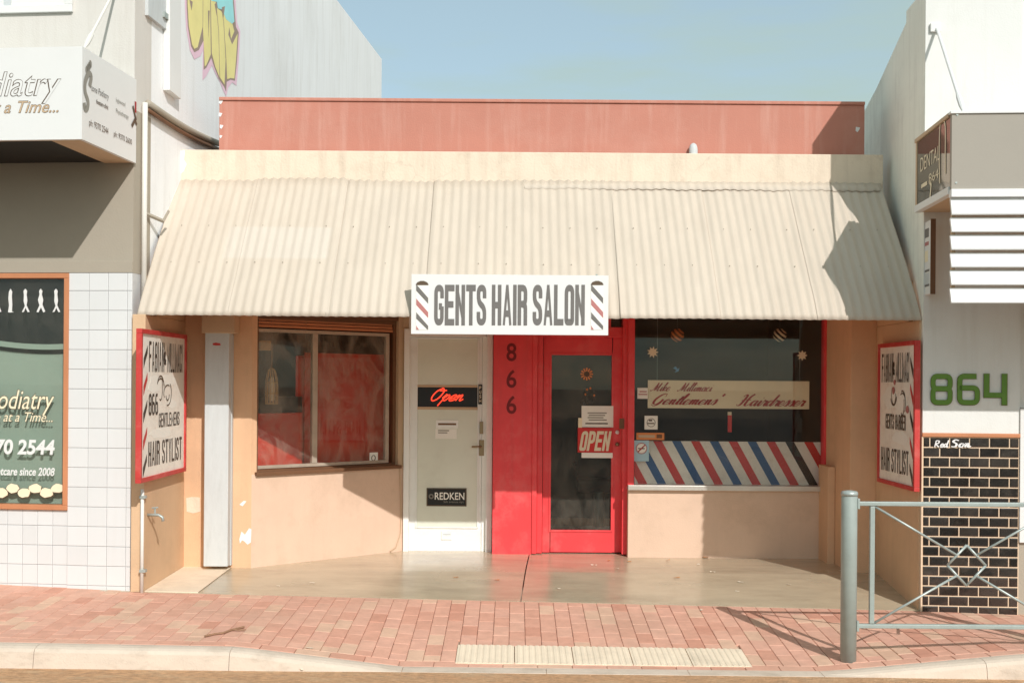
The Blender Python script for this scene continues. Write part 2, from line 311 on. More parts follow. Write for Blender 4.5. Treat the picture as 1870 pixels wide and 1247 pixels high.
# corrugated iron: cream paint with a whiter painted-out rectangle, as on the old awning
def awning_mat():
    m = mat('cream_corrugated_paint', A(225, 210, 192, 1.3), .6, .05, 2.5, .06, 40, .3, dirt=(.50, .40, .31), dirt_amt=.25, dirt_scale=3.5, stretch=(2.5, .7, .7))
    nt = m.node_tree; N, L = nt.nodes, nt.links; b = N['Principled BSDF']
    src = b.inputs['Base Color'].links[0].from_socket
    geo = N.new('ShaderNodeNewGeometry'); sp = N.new('ShaderNodeSeparateXYZ'); L.new(geo.outputs['Position'], sp.inputs[0])
    def step(sock, lo, hi, soft):
        a = N.new('ShaderNodeMapRange'); a.inputs['From Min'].default_value = lo-soft; a.inputs['From Max'].default_value = lo+soft; L.new(sock, a.inputs['Value'])
        c = N.new('ShaderNodeMapRange'); c.inputs['From Min'].default_value = hi-soft; c.inputs['From Max'].default_value = hi+soft
        c.inputs['To Min'].default_value = 1; c.inputs['To Max'].default_value = 0; L.new(sock, c.inputs['Value'])
        q = N.new('ShaderNodeMath'); q.operation = 'MULTIPLY'; L.new(a.outputs[0], q.inputs[0]); L.new(c.outputs[0], q.inputs[1]); return q.outputs[0]
    q = N.new('ShaderNodeMath'); q.operation = 'MULTIPLY'
    L.new(step(sp.outputs['X'], -2.42, -1.56, .015), q.inputs[0]); L.new(step(sp.outputs['Z'], 2.66, 2.95, .012), q.inputs[1])
    q2 = N.new('ShaderNodeMath'); q2.operation = 'MULTIPLY'; q2.inputs[1].default_value = .22; L.new(q.outputs[0], q2.inputs[0])
    mx = N.new('ShaderNodeMix'); mx.data_type = 'RGBA'; mx.inputs['B'].default_value = (*A(232, 226, 218, 1.18), 1)
    L.new(q2.outputs[0], mx.inputs['Factor']); L.new(src, mx.inputs['A']); L.new(mx.outputs['Result'], b.inputs['Base Color'])
    return m
M['iron'] = awning_mat()

def floor_mat():
    m = mat('sealed_concrete', A(190, 174, 148, 1.0), .42, .12, 3.5, .12, 70, .5, dirt=(.26, .19, .12), dirt_amt=.6, dirt_scale=1.6, stretch=(.6, 1.4, 1))
    nt = m.node_tree; N, L = nt.nodes, nt.links; b = N['Principled BSDF']
    nz = N.new('ShaderNodeTexNoise'); nz.inputs['Scale'].default_value = 2.2; nz.inputs['Detail'].default_value = 7
    mr = N.new('ShaderNodeMapRange'); mr.inputs['From Min'].default_value = .3; mr.inputs['From Max'].default_value = .7; mr.inputs['To Min'].default_value = .10; mr.inputs['To Max'].default_value = .38
    L.new(nz.outputs['Fac'], mr.inputs['Value']); L.new(mr.outputs[0], b.inputs['Roughness'])
    return m
M['concrete'] = floor_mat()

def paver_mat(name, island):
    m = bpy.data.materials.new(name); m.use_nodes = True; nt = m.node_tree; N, L = nt.nodes, nt.links
    b = N['Principled BSDF']; b.inputs['Roughness'].default_value = .85; b.inputs['Specular IOR Level'].default_value = .25
    geo = N.new('ShaderNodeNewGeometry')
    if island: rs = geo.outputs['Random Per Island']
    else:
        oi = N.new('ShaderNodeObjectInfo'); rs = oi.outputs['Random']
    cr = N.new('ShaderNodeValToRGB'); cr.color_ramp.interpolation = 'CONSTANT'
    cols = [(0, (213, 160, 138)), (.16, (216, 165, 143)), (.34, (219, 170, 148)), (.58, (207, 151, 129)), (.66, (217, 167, 146)), (.84, (219, 180, 155)), (.94, (216, 177, 152))]
    e = cr.color_ramp.elements
    for i, (p, c) in enumerate(cols):
        el = e[i] if i < 2 else e.new(p)
        el.position = p; el.color = (*A(*c, 1.0), 1)
    L.new(rs, cr.inputs['Fac'])
    nz = N.new('ShaderNodeTexNoise'); nz.inputs['Scale'].default_value = 9; nz.inputs['Detail'].default_value = 9; nz.inputs['Roughness'].default_value = .7
    L.new(geo.outputs['Position'], nz.inputs['Vector'])
    mr = N.new('ShaderNodeMapRange'); mr.inputs['From Min'].default_value = .3; mr.inputs['From Max'].default_value = .7; mr.inputs['To Min'].default_value = .86; mr.inputs['To Max'].default_value = 1.1
    L.new(nz.outputs['Fac'], mr.inputs['Value'])
    mu = N.new('ShaderNodeVectorMath'); mu.operation = 'SCALE'; L.new(cr.outputs[0], mu.inputs[0]); L.new(mr.outputs[0], mu.inputs['Scale'])
    n2 = N.new('ShaderNodeTexNoise'); n2.inputs['Scale'].default_value = 1.3; n2.inputs['Detail'].default_value = 6; L.new(geo.outputs['Position'], n2.inputs['Vector'])
    m2 = N.new('ShaderNodeMapRange'); m2.inputs['From Min'].default_value = .5; m2.inputs['From Max'].default_value = .75; m2.inputs['To Max'].default_value = .45; L.new(n2.outputs['Fac'], m2.inputs['Value'])
    mx = N.new('ShaderNodeMix'); mx.data_type = 'RGBA'; mx.inputs['B'].default_value = (.50, .33, .24, 1)
    L.new(m2.outputs[0], mx.inputs['Factor']); L.new(mu.outputs[0], mx.inputs['A']); L.new(mx.outputs['Result'], b.inputs['Base Color'])
    bn = N.new('ShaderNodeTexNoise'); bn.inputs['Scale'].default_value = 130; L.new(geo.outputs['Position'], bn.inputs['Vector'])
    bp = N.new('ShaderNodeBump'); bp.inputs['Strength'].default_value = .35; bp.inputs['Distance'].default_value = .006
    L.new(bn.outputs['Fac'], bp.inputs['Height']); L.new(bp.outputs[0], b.inputs['Normal'])
    return m
M['paver'] = paver_mat('clay_paver', False); M['paver_i'] = paver_mat('clay_paver_field', True)

# ------------------------------------------------------------------ lettering
def sans(txt, shear=0., bold=0.):
    cu = bpy.data.curves.new('t', 'FONT'); cu.body = txt; cu.size = 1; cu.shear = shear; cu.offset = bold; cu.resolution_u = 4
    ob = bpy.data.objects.new('t', cu); me = bpy.data.meshes.new_from_object(ob)
    vs = [(v.co.x, v.co.y, 0) for v in me.vertices]; fs = [tuple(p.vertices) for p in me.polygons]
    bpy.data.objects.remove(ob); bpy.data.curves.remove(cu); bpy.data.meshes.remove(me)
    return vs, fs
def rounded(p, r):
    out = [p[0]]
    for i in range(1, len(p)-1):
        a, b, c = Vector(p[i-1]), Vector(p[i]), Vector(p[i+1])
        d1 = (a-b); d2 = (c-b); k = min(r, d1.length*.5, d2.length*.5)
        s, e = b + d1.normalized()*k, b + d2.normalized()*k
        for j in range(6):
            t = j/5; out.append(tuple(s*(1-t)**2 + b*2*t*(1-t) + e*t*t))
    return out + [p[-1]]
BL = {  # block capitals as centre lines in a unit box; lower-case key marks rounded strokes
 'A': ['s', [(0,0),(.44,1)], [(1,0),(.56,1)], [(.2,.25),(.8,.25)]], 'B': ['r', [(0,0),(0,1),(1,1),(1,.53),(.0,.53)], [(.3,.53),(1,.53),(1,0),(0,0)]],
 'C': ['r', [(1,.7),(1,1),(0,1),(0,0),(1,0),(1,.3)]], 'D': ['r', [(0,.5),(0,0),(1,0),(1,1),(0,1),(0,.5)]],
 'E': ['s', [(1,1),(0,1),(0,0),(1,0)], [(0,.52),(.85,.52)]], 'F': ['s', [(1,1),(0,1),(0,0)], [(0,.52),(.8,.52)]],
 'G': ['r', [(1,.70),(1,1),(0,1),(0,0),(1,0),(1,.46)], [(.5,.46),(1.0,.46)]], 'H': ['s', [(0,0),(0,1)], [(1,0),(1,1)], [(0,.5),(1,.5)]],
 'I': ['s', [(.5,0),(.5,1)]], 'L': ['s', [(0,1),(0,0),(1,0)]], 'M': ['s', [(0,0),(0,1),(.5,.2),(1,1),(1,0)]], 'N': ['s', [(0,0),(0,1)], [(1,0),(1,1)], [(0,1),(1,0)]],
 'O': ['r', [(.5,0),(1,0),(1,1),(0,1),(0,0),(.5,0)]], 'P': ['r', [(0,0),(0,1)], [(0,1),(1,1),(1,.45),(0,.45)]],
 'R': ['r', [(0,0),(0,1)], [(0,1),(1,1),(1,.53),(0,.53)], [(.3,.53),(1,.50),(1,0)]], 'S': ['r', [(1,.70),(1,1),(0,1),(0,.58),(1,.42),(1,0),(0,0),(0,.3)]],
 'T': ['s', [(0,1),(1,1)], [(.5,1),(.5,0)]], 'Y': ['s', [(0,1),(.5,.42),(1,1)], [(.5,.42),(.5,0)]], 'U': ['r', [(0,1),(0,0),(1,0),(1,1)]], 'K': ['s', [(0,0),(0,1)], [(1,1),(.1,.45),(1,0)]],
 '8': ['r', [(.5,.53),(1,.53),(1,1),(0,1),(0,.53),(.5,.53)], [(.5,.53),(1,.53),(1,0),(0,0),(0,.53),(.5,.53)]],
 '6': ['r', [(.95,1),(0,1),(0,0),(1,0),(1,.56),(0,.56)]], '4': ['s', [(.05,1),(.05,.28),(1,.28)], [(.95,1),(.95,0)]],
 '0': ['r', [(.5,0),(1,0),(1,1),(0,1),(0,0),(.5,0)]], '&': ['r', [(1,0),(.1,.8),(.5,1),(.8,.8),(0,.25),(.4,0),(1,.4)]], "'": ['s', [(.5,1),(.5,.8)]]}
def stroke(path, t):
    P = [Vector(p) for p in path]; P = [p for i, p in enumerate(P) if i == 0 or (p-P[i-1]).length > 1e-5]
    L_, R_ = [], []
    closed = (P[0]-P[-1]).length < 1e-5
    for i, p in enumerate(P):
        a = P[i-1] if i else (P[-2] if closed else None); b = P[i+1] if i < len(P)-1 else (P[1] if closed else None)
        d1 = (p-a).normalized() if a is not None else None; d2 = (b-p).normalized() if b is not None else None
        if d1 is None: d1 = d2
        if d2 is None: d2 = d1
        n1, n2 = Vector((-d1.y, d1.x)), Vector((-d2.y, d2.x)); n = (n1+n2)
        n = n1 if n.length < 1e-4 else n.normalized(); k = min(1/max(n.dot(n1), .35), 1.6)*t/2
        L_.append(p+n*k); R_.append(p-n*k)
    vs, fs = [], []
    for i in range(len(P)): vs += [(L_[i].x, L_[i].y), (R_[i].x, R_[i].y)]
    for i in range(len(P)-1): fs.append((2*i, 2*i+1, 2*i+3, 2*i+2))
    return vs, fs
def block(txt, w=.42, t=.16, gap=.07, space=.22, shear=0., rr=.22):
    vs, fs, x = [], [], 0.0
    for ch in txt:
        if ch == ' ': x += space; continue
        g = BL[ch]; ww = t if ch == 'I' else (w*1.3 if ch == 'M' else w)
        for k, path in enumerate(g[1:]):
            q = [(x + t/2 + a*(ww-t) if ch != 'I' else x+t/2, t/2 + b*(1-t)) for a, b in path]
            ends = []
            if g[0] == 'r': q = rounded(q, rr)
            else:                       # square ends reach the box edge
                def ext(a, b):
                    d = (Vector(a)-Vector(b)).normalized(); return tuple(Vector(a)+d*t/2)
                if abs(path[0][1]-path[1][1]) > .2 or ch in 'T' or (ch in 'EF' and k == 0): q[0] = ext(q[0], q[1])
                if abs(path[-1][1]-path[-2][1]) > .2 or ch in 'TEFL': q[-1] = ext(q[-1], q[-2])
            if g[0] == 'r' and ch in 'RP' and k in (0, 2):
                q[-1] = (q[-1][0], 0 if k == 2 else 1); 
                if k == 0: q[0] = (q[0][0], 0)
            diag = g[0] == 's' and len(path) == 2 and abs(path[0][0]-path[1][0]) > .3 and abs(path[0][1]-path[1][1]) > .3
            v2, f2 = stroke(q, t*(.62 if diag else 1)); v2 = [(a, min(1, max(0, b))) for a, b in v2]; n = len(vs)
            vs += [(a + shear*b, b, k) for a, b in v2]; fs += [tuple(i+n for i in f) for f in f2]
        x += ww + gap
    return vs, fs
PEN = {
 'a': (1.0, [(.75,.85),(.45,1),(.1,.6),(.18,.05),(.48,.15),(.76,.95)], [(.78,1),(.68,.3),(.82,0),(1.05,.3)]),
 'c': (.8, [(.7,.8),(.45,1),(.1,.6),(.15,.08),(.5,0),(.85,.3)]), 'e': (.82, [(0,.3),(.5,.45),(.68,.8),(.45,1),(.1,.6),(.15,.06),(.5,0),(.87,.3)]),
 'i': (.55, [(0,.3),(.27,1),(.2,.25),(.35,0),(.6,.3)], [(.3,1.45),(.34,1.6)]), 'k': (.9, [(0,.3),(.42,1.9),(.32,2.2),(.18,1.8),(.1,0)], [(.1,.4),(.5,1),(.65,.8),(.3,.5),(.6,.05),(.95,.3)]),
 'l': (.5, [(0,.3),(.42,1.8),(.32,2.2),(.16,1.7),(.15,.3),(.3,0),(.55,.3)]),
 'm': (1.3, [(0,.6),(.17,1),(.15,0)], [(.15,.45),(.45,1),(.55,.8),(.54,0)], [(.55,.45),(.86,1),(.95,.8),(.94,.2),(1.1,0),(1.35,.3)]),
 'n': (.92, [(0,.6),(.17,1),(.15,0)], [(.15,.45),(.47,1),(.58,.8),(.56,.2),(.72,0),(.97,.3)]), 'r': (.72, [(0,.3),(.22,1.1),(.3,.9),(.58,.95),(.5,.3),(.6,0),(.78,.3)]),
 's': (.68, [(0,.25),(.38,1.1),(.55,.5),(.4,0),(.05,.15)], [(.42,0),(.73,.3)]), 'd': (1.0, [(.75,.85),(.45,1),(.1,.6),(.18,.05),(.48,.15),(.76,.95)], [(.98,2.1),(.7,.3),(.84,0),(1.05,.3)]),
 't': (.55, [(0,.3),(.4,1.7),(.2,.3),(.35,0),(.6,.3)], [(.0,1.1),(.6,1.15)]), 'o': (.85, [(.45,1),(.1,.6),(.2,.02),(.55,.1),(.68,.7),(.45,1),(.6,.8),(.92,.75)]),
 'p': (.9, [(0,.4),(.25,1.1),(.1,-.9)], [(.2,.5),(.55,1),(.75,.6),(.5,0),(.2,.15)]), 'u': (.9, [(0,.3),(.2,1),(.15,.2),(.4,0),(.68,.95),(.62,.2),(.75,0),(.95,.3)]),
 'M': (1.9, [(-.15,.2),(.1,0),(.4,.5),(.75,2.1),(.7,.1)], [(.75,2.1),(.95,.9),(1.0,.3),(1.5,2.1),(1.4,.3),(1.55,0),(1.95,.3)]),
 'G': (1.6, [(1.25,1.6),(1.15,2.15),(.6,1.9),(.2,1.0),(.35,.15),(.85,.1),(1.2,.95)], [(1.25,1.05),(1.1,.1),(.6,-.35),(.15,0)]),
 'H': (1.8, [(.1,1.7),(.4,2.1),(.6,1.7),(.45,.3),(.1,0),(-.1,.3)], [(1.5,2.2),(1.15,1.6),(1.05,.3),(1.3,0),(1.75,.35)], [(.2,.95),(.7,1.15),(1.5,1.1)]),
 'O': (1.5, [(.7,2.1),(.2,1.6),(.1,.6),(.5,-.05),(1.0,.4),(1.1,1.5),(.7,2.1),(.5,1.7),(1.35,1.75)]),
 "'": (.4, [(.25,2.2),(.15,1.7)]), 'R': (1.5, [(.2,0),(.3,1.9)], [(.3,1.9),(1.0,1.8),(.9,1.1),(.3,1.0),(1.2,0)]), 'S': (1.2, [(1,1.7),(.5,1.9),(.2,1.4),(.8,.8),(.7,.1),(.1,.1)])}
def crom(p, n=6):
    q = [p[0]] + list(p) + [p[-1]]; out = []
    for i in range(1, len(q)-2):
        a, b, c, d = [Vector(x) for x in q[i-1:i+3]]
        for k in range(n):
            t = k/n; out.append(tuple(.5*((2*b) + (c-a)*t + (2*a-5*b+4*c-d)*t*t + (3*b-a-3*c+d)*t**3)))
    return out + [p[-1]]
def pen(txt, slant=.55, nib=(.20, .07), thin=.05, space=.9):
    vs, fs, x, lay = [], [], 0.0, 0
    for ch in txt:
        if ch == ' ': x += space; continue
        g = PEN[ch]
        for path in g[1:]:
            q = [(x + a + slant*b, b) for a, b in crom(path)]; n = len(vs); lay = (lay+1) % 4
            for i, (a, b) in enumerate(q):
                d = Vector(q[min(i+1, len(q)-1)]) - Vector(q[max(i-1, 0)]); d.normalize()
                wdt = thin + nib[0]*max(0, -d.y)**1.5 + nib[1]*abs(d.x)*.3
                nn = Vector((-d.y, d.x))*wdt/2
                vs += [(a+nn.x, b+nn.y, lay), (a-nn.x, b-nn.y, lay)]
            fs += [(n+2*i, n+2*i+1, n+2*i+3, n+2*i+2) for i in range(len(q)-1)]
        x += g[0]
    return vs, fs
def write(parent, name, fr, v, x0, x1, y0, y1, g, m, flip=False):
    """fit lettering g on the plane v of a frame inside the measured rectangle"""
    vs, fs = g; xm, ym = (x0+x1)/2, (y0+y1)/2
    u0, u1 = fr.at(x0, ym, v)[0], fr.at(x1, ym, v)[0]; z0, z1 = fr.at(xm, y1, v)[1], fr.at(xm, y0, v)[1]
    return write_uz(parent, name, fr, v, u0, u1, z0, z1, g, m)
def write_uz(parent, name, fr, v, u0, u1, z0, z1, g, m):
    vs, fs = g
    ax, bx = min(p[0] for p in vs), max(p[0] for p in vs); ay, by = min(p[1] for p in vs), max(p[1] for p in vs)
    mb = MB(fr); mb.add([(u0 + (p[0]-ax)/(bx-ax)*(u1-u0), v - .0003*p[2], z0 + (p[1]-ay)/(by-ay)*(z1-z0)) for p in vs], fs)
    return mb.build(name, m, parent, fix=False)
def poly_px(fr, pts, v, th=.003):
    mb = MB(fr); mb.prism([fr.at(x, y, v) for x, y in pts], 'v', v, v+th); return mb

# ------------------------------------------------------------------ ground levels
FRONT = 9.37
KX = [(-6, -.075), (-3.39, -.086), (-1.82, -.103), (-.72, -.228), (2.02, -.243), (3.36, -.112), (6, -.13)]
def lerp_tab(tab, x):
    if x <= tab[0][0]: return tab[0][1]
    for (a, b), (c, d) in zip(tab, tab[1:]):
        if x <= c: return b + (d-b)*(x-a)/(c-a)
    return tab[-1][1]
def zk(x): return lerp_tab(KX, x)
def z1(x): return -.09 - .0165*max(-4.5, min(x, 4.5))
def zroad(x): return -.236 - .004*max(-6, min(x, 6))
def zf(x, D):
    t = (FRONT-D)/(FRONT-7.75); t = max(-.2, min(1.0, t)); return z1(x)*(1-t) + zk(x)*t
def zfloor(x, D):
    t = max(0, min(1, (D-FRONT)/1.1)); return z1(x)*(1-t) + (-.022)*t

struct(MB().box(-400, 400, -400, 400, -1.2, -.8).build('ground', M['ground']))
# road: a sheet from the kerb across to the far side
mb = MB(); xs = [-60 + i*2 for i in range(61)]
vs = []; ys = [-40, -6, 0, 3, 5, 6.5, 6.8]
for y in ys:
    for x in xs: vs.append((x, y, zroad(x) + (.012*max(0, (7.6-y)) if y > 3 else .055)))
nx = len(xs)
mb.add(vs, [(j*nx+i, j*nx+i+1, (j+1)*nx+i+1, (j+1)*nx+i) for j in range(len(ys)-1) for i in range(nx-1)])
road = struct(mb.build('road', M['road'], fix=False))
mb = MB(); ys = [6.79, 7.2, 7.68]
mb.add([(x, y, zroad(x) + .012*max(0, (7.6-y)) + .003) for y in ys for x in xs], [(j*nx+i, j*nx+i+1, (j+1)*nx+i+1, (j+1)*nx+i) for j in range(len(ys)-1) for i in range(nx-1)])
struct(mb.build('gutter', M['gutter'], fix=False))

# kerb: stones along the road, dropping to the crossing
kerb = bpy.data.objects.new('kerb', None); C.objects.link(kerb); kerb.location = (0, 7.65, -.25); struct(kerb)
kcuts = [-7, -4.6, -3.1, -1.835, -.72, .22, 1.15, 2.02, 3.07, 4.2, 7]
for a, b in zip(kcuts, kcuts[1:]):
    n = max(2, int((b-a)/.15)); vs = []; prof = [(7.755, -.20), (7.755, 0), (7.70, .004), (7.655, .0), (7.628, -.010), (7.612, -.03), (7.585, None)]
    for i in range(n+1):
        x = a + .0018 + (b-a-.0036)*i/n; k = zk(x)
        for D, h in prof:
            z = zroad(x)-.05 if h is None else (min(k+h, k) if h > -.1 else k+h)
            if h is not None and h > -.1: z = max(k+h, zroad(x)+.006)
            vs.append((x, D, z))
    m = len(prof)
    fs = [(i*m+j, (i+1)*m+j, (i+1)*m+j+1, i*m+j+1) for i in range(n) for j in range(m-1)] + [tuple(range(m)), tuple(range(n*m, n*m+m))[::-1]]
    mb = MB(); mb.add(vs, fs); mb.build('kerb_stone', M['kerb'], kerb)

# footpath: sand bed sheet, clay pavers laid herringbone, ribbed tiles at the crossing
mb = MB(); xs = [-9 + i*.25 for i in range(73)]; ys = [7.745 + i*.18 for i in range(13)]; nx = len(xs)
mb.add([(x, y, zf(x, y)-.012) for y in ys for x in xs], [(j*nx+i, j*nx+i+1, (j+1)*nx+i+1, (j+1)*nx+i) for j in range(len(ys)-1) for i in range(nx-1)])
footpath = struct(mb.build('footpath', M['joint'], fix=False))
TX0, TX1, TY0, TY1 = -.385, 1.60, 7.83, 8.22       # ribbed tiles
PW = .115; GAP = .003
def paver_mesh(l, w):
    h, b = .0, .003
    a, c = l/2-GAP/2, w/2-GAP/2
    vs = [(-a,-c,-.03),(a,-c,-.03),(a,c,-.03),(-a,c,-.03),(-a,-c,-b),(a,-c,-b),(a,c,-b),(-a,c,-b),(-a+b,-c+b,h),(a-b,-c+b,h),(a-b,c-b,h),(-a+b,c-b,h)]
    fs = [(8,9,10,11)] + [(i, (i+1) % 4, 4+(i+1) % 4, 4+i) for i in range(4)] + [(4+i, 4+(i+1) % 4, 8+(i+1) % 4, 8+i) for i in range(4)]
    return vs, fs
pavers = []
for i in range(-41, 44):
    for j in range(-1, 9):
        cx, cy, l, w = i*PW + .03, 7.76 + PW + (j+.5)*2*PW + (PW if i % 2 else 0), PW, 2*PW
        x0, x1, y0, y1 = cx-l/2, cx+l/2, cy-w/2, cy+w/2
        lim = FRONT-.01 if -2.98 < cx else 9.75
        if cx > 3.2: lim = 9.33
        y0 = max(y0, 7.76+PW); y1 = min(y1, lim)
        if y1-y0 < .02: continue
        if x1 > TX0+.01 and x0 < TX1-.01 and y1 > TY0+.01 and y0 < TY1-.01:
            if x0 < TX0-.03: x1 = TX0
            elif x1 > TX1+.03: x0 = TX1
            elif y1 > TY1+.03: y0 = TY1
            elif y0 < TY0-.03: y1 = TY0
            else: continue
        pavers.append((x0, x1, y0, y1))
for i in range(-22, 23):            # header course along the kerb
    x = i*2*PW + .05; pavers.append((x-PW, x+PW, 7.762, 7.76+PW-.002))
def vis(p):
    X, Y = (p[0]+p[1])/2, (p[2]+p[3])/2; x = CX + X/Y*FPX; return -15 < x < 1885
pavers.sort(key=lambda p: (not vis(p), -((p[1]-p[0])*(p[3]-p[2])/p[2]**3)))
cache = {}; rest = MB(); k = 0
for p in pavers:
    l, w = p[1]-p[0], p[3]-p[2]; cx, cy = (p[0]+p[1])/2, (p[2]+p[3])/2
    gx = (zf(cx+.05, cy)-zf(cx-.05, cy))/.1; gy = (zf(cx, cy+.05)-zf(cx, cy-.05))/.1
    z = zf(cx, cy) + random.uniform(-.0012, .0012); key = (round(l, 3), round(w, 3))
    vs, fs = paver_mesh(l, w)
    if k < 300:
        me = cache.get(key)
        if me is None:
            me = bpy.data.meshes.new('paver'); me.from_pydata(vs, [], fs); me.materials.append(M['paver']); cache[key] = me
        o = bpy.data.objects.new('paver', me); C.objects.link(o); o.location = (cx, cy, z)
        o.rotation_euler = (math.atan(gy) + random.uniform(-.003, .003), -math.atan(gx) + random.uniform(-.003, .003), random.uniform(-.006, .006))
        par(o, footpath); k += 1
    else:
        rest.add([(cx+a, cy+b, z+c+gx*a+gy*b) for a, b, c in vs], fs)
o = rest.build('paver_field', M['paver_i'], footpath, fix=False); o['kind'] = 'stuff'
for t in range(5):                  # ribbed crossing tiles
    a = TX0 + (TX1-TX0)*t/5; b = TX0 + (TX1-TX0)*(t+1)/5; n = 9; mb = MB()
    def P(x, y, h): return (x, y, zf(x, y)+h)
    prof = []
    for r in range(n):
        x = a+.012 + (b-a-.024)*r/n; wd_ = (b-a-.024)/n
        prof += [(x+wd_*.10, .004), (x+wd_*.25, .0075), (x+wd_*.70, .0075), (x+wd_*.85, .004)]
    prof = [(a+.003, -.02), (a+.003, .003)] + prof + [(b-.003, .003), (b-.003, -.02)]
    m = len(prof); vs = [P(x, y, h) for y in (TY0+.003, TY1-.003) for x, h in prof]
    mb.add(vs, [(i, i+1, m+i+1, m+i) for i in range(m-1)] + [tuple(range(m))[::-1], tuple(range(m, 2*m))])
    mb.build('ribbed_tile', M['concrete_light'], footpath)

# entry floor: sealed concrete with one joint, paler strip on the left
def slab(name, pts_fn, m, parent=None, h=0.0, nx=14, ny=10):
    mb = MB(); vs = []
    for j in range(ny+1):
        for i in range(nx+1):
            x, y = pts_fn(i/nx, j/ny); vs.append((x, y, zfloor(x, y)+h))
    n = nx+1
    fs = [(j*n+i, j*n+i+1, (j+1)*n+i+1, (j+1)*n+i) for j in range(ny) for i in range(nx)]
    vs += [(x, y, z-.1) for x, y, z in vs[:n]]; b = (nx+1)*(ny+1)
    fs += [(b+i, b+i+1, i+1, i) for i in range(nx)]
    mb.add(vs, fs); return mb.build(name, m, parent, fix=False)
JX = lambda y: .06 + (y-FRONT)*.045
fl = struct(slab('entry_floor', lambda s, t: (-3.3 + s*(JX(FRONT+2.6*t)+3.3-.005), FRONT + 2.6*t), M['concrete']))
slab('floor_panel', lambda s, t: (JX(FRONT+2.6*t)+.005 + s*(3.4-JX(FRONT+2.6*t)), FRONT + 2.6*t), M['concrete'], fl)
slab('pale_strip', lambda s, t: (-2.945 + s*((.43 if t < .5 else .43) + .0*t), FRONT + .02 + 1.13*t), M['concrete_light'], fl, h=.006)
MB().box(-3.4, 3.4, FRONT+.01, 12, -.4, -.2).build('slab_base', M['concrete_light'], fl)

# ================================================================== the barber shop
shop = thing('barber_shop', 'single-storey peach and red barber shop with corrugated awning and recessed entry', 'shop building', (0, FRONT, -.05))
XL, XR = -2.947, 3.232
PIER = 10.5
# parapet beam and the salmon wall behind it
u0 = at(328, 300, 10.40)[0]; u1 = at(1613, 300, 10.40)[0]
zp0, zp1 = at(970, 327, 10.40)[1], at(970, 278, 10.40)[1]
parapet = MB().box(u0, u1, 10.40, 10.55, zp0-.3, zp1).build('parapet', M['cream'], shop, bevel=.008)
pts = [(328, 276), (338, 275), (336, 292), (341, 300), (335, 314), (329, 318)]
poly_px(W0, pts, 10.397, .002).build('paint_chip', M['chip'], parapet)
w0, w1 = at(400, 230, 10.64)[0], at(1579, 230, 10.64)[0]; wz = at(970, 182, 10.64)[1]
upper = MB().box(w0, w1, 10.64, 10.84, 2.8, wz-.03).build('upper_wall', M['pink'], shop, bevel=.006)
MB().box(w0, w1, 10.625, 10.85, wz-.03, wz).build('coping', M['pink'], upper, bevel=.006)
for x, y, s in ((403, 186, 5), (402, 210, 4), (404, 232, 4), (403, 250, 3), (1566, 237, 5)):
    poly_px(W0, [(x-s*.6, y-s), (x+s, y-s*.7), (x+s*.5, y+s*.3), (x, y+s), (x-s*.7, y+s*.4)], 10.636, .003).build('paint_chip', M['chip'], upper)
# roof slab, soffit, interior room
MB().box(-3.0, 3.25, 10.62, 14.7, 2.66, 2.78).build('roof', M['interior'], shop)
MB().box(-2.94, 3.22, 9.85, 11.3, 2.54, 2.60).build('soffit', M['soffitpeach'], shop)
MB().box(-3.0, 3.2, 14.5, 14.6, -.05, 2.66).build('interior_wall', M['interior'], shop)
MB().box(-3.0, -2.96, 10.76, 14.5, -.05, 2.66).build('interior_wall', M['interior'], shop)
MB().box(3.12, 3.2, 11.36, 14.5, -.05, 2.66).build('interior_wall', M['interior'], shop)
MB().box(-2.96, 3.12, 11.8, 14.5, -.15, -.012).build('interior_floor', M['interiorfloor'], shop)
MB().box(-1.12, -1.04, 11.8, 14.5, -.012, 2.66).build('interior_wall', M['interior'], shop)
# side walls of the recess
MB().box(-3.052, XL, FRONT, PIER+.02, -.3, 2.17).build('side_wall', M['sidetan'], shop, bevel=.006)
MB().box(XR, 3.29, FRONT+.02, PIER+.02, -.3, 2.17).build('side_wall', M['sidetan'], shop, bevel=.006)
MB().box(-3.05, XL, 9.66, PIER+.02, 2.171, 2.5).build('side_wall', M['sidetan'], shop)
MB().box(XR, 3.288, 9.66, PIER+.02, 2.171, 2.5).build('side_wall', M['sidetan'], shop)
# piers
a = at(460, 800, PIER)[0]
pl = MB().box(XL, a, PIER, PIER+.26, -.1, 2.54).build('pier', M['peach'], shop, bevel=.004)
poly_px(W0, [(437, 984), (441, 970), (447, 976), (455, 964), (459, 966), (458, 990), (452, 994), (446, 988), (442, 986), (438, 992)], PIER-.003, .004).build('paint_chip', M['chip'], pl)
poly_px(W0, [(437, 921), (445, 914), (450, 915), (443, 924)], PIER-.003, .004).build('paint_chip', M['chip'], pl)
poly_px(W0, [(340, 909), (350, 907), (365, 908), (366, 934), (352, 937), (341, 934)], PIER-.0025, .003).build('repair_patch', M['cream'], pl)
b = at(1553, 800, PIER)[0]
pr = MB().box(b, XR, PIER, 11.32, -.1, 2.54).build('pier', M['peach'], shop, bevel=.004)
MB().box(b-.07, b-.002, 10.98, 11.32, -.03, at(1530, 852, 11)[1]).build('plinth', M['peach'], pr, bevel=.006)
# grey timber post with its box head
col = MB().px(373, 417, 606, 1034, 10.34, PIER-.004).build('column', M['grey'], shop, bevel=.006)
MB().px(368, 428, 540, 608, 10.29, PIER-.004).build('column_head', M['tanpaint'], col, bevel=.006)
MB().px(418.5, 423, 612, 1032, 10.44, PIER-.004).build('downpipe', M['grey'], col)
poly_px(W0, [(388, 627), (394, 625.5), (402, 627), (403, 630.5), (395, 631), (389, 630)], 10.337, .002).build('paint_smear', M['signred'], col)

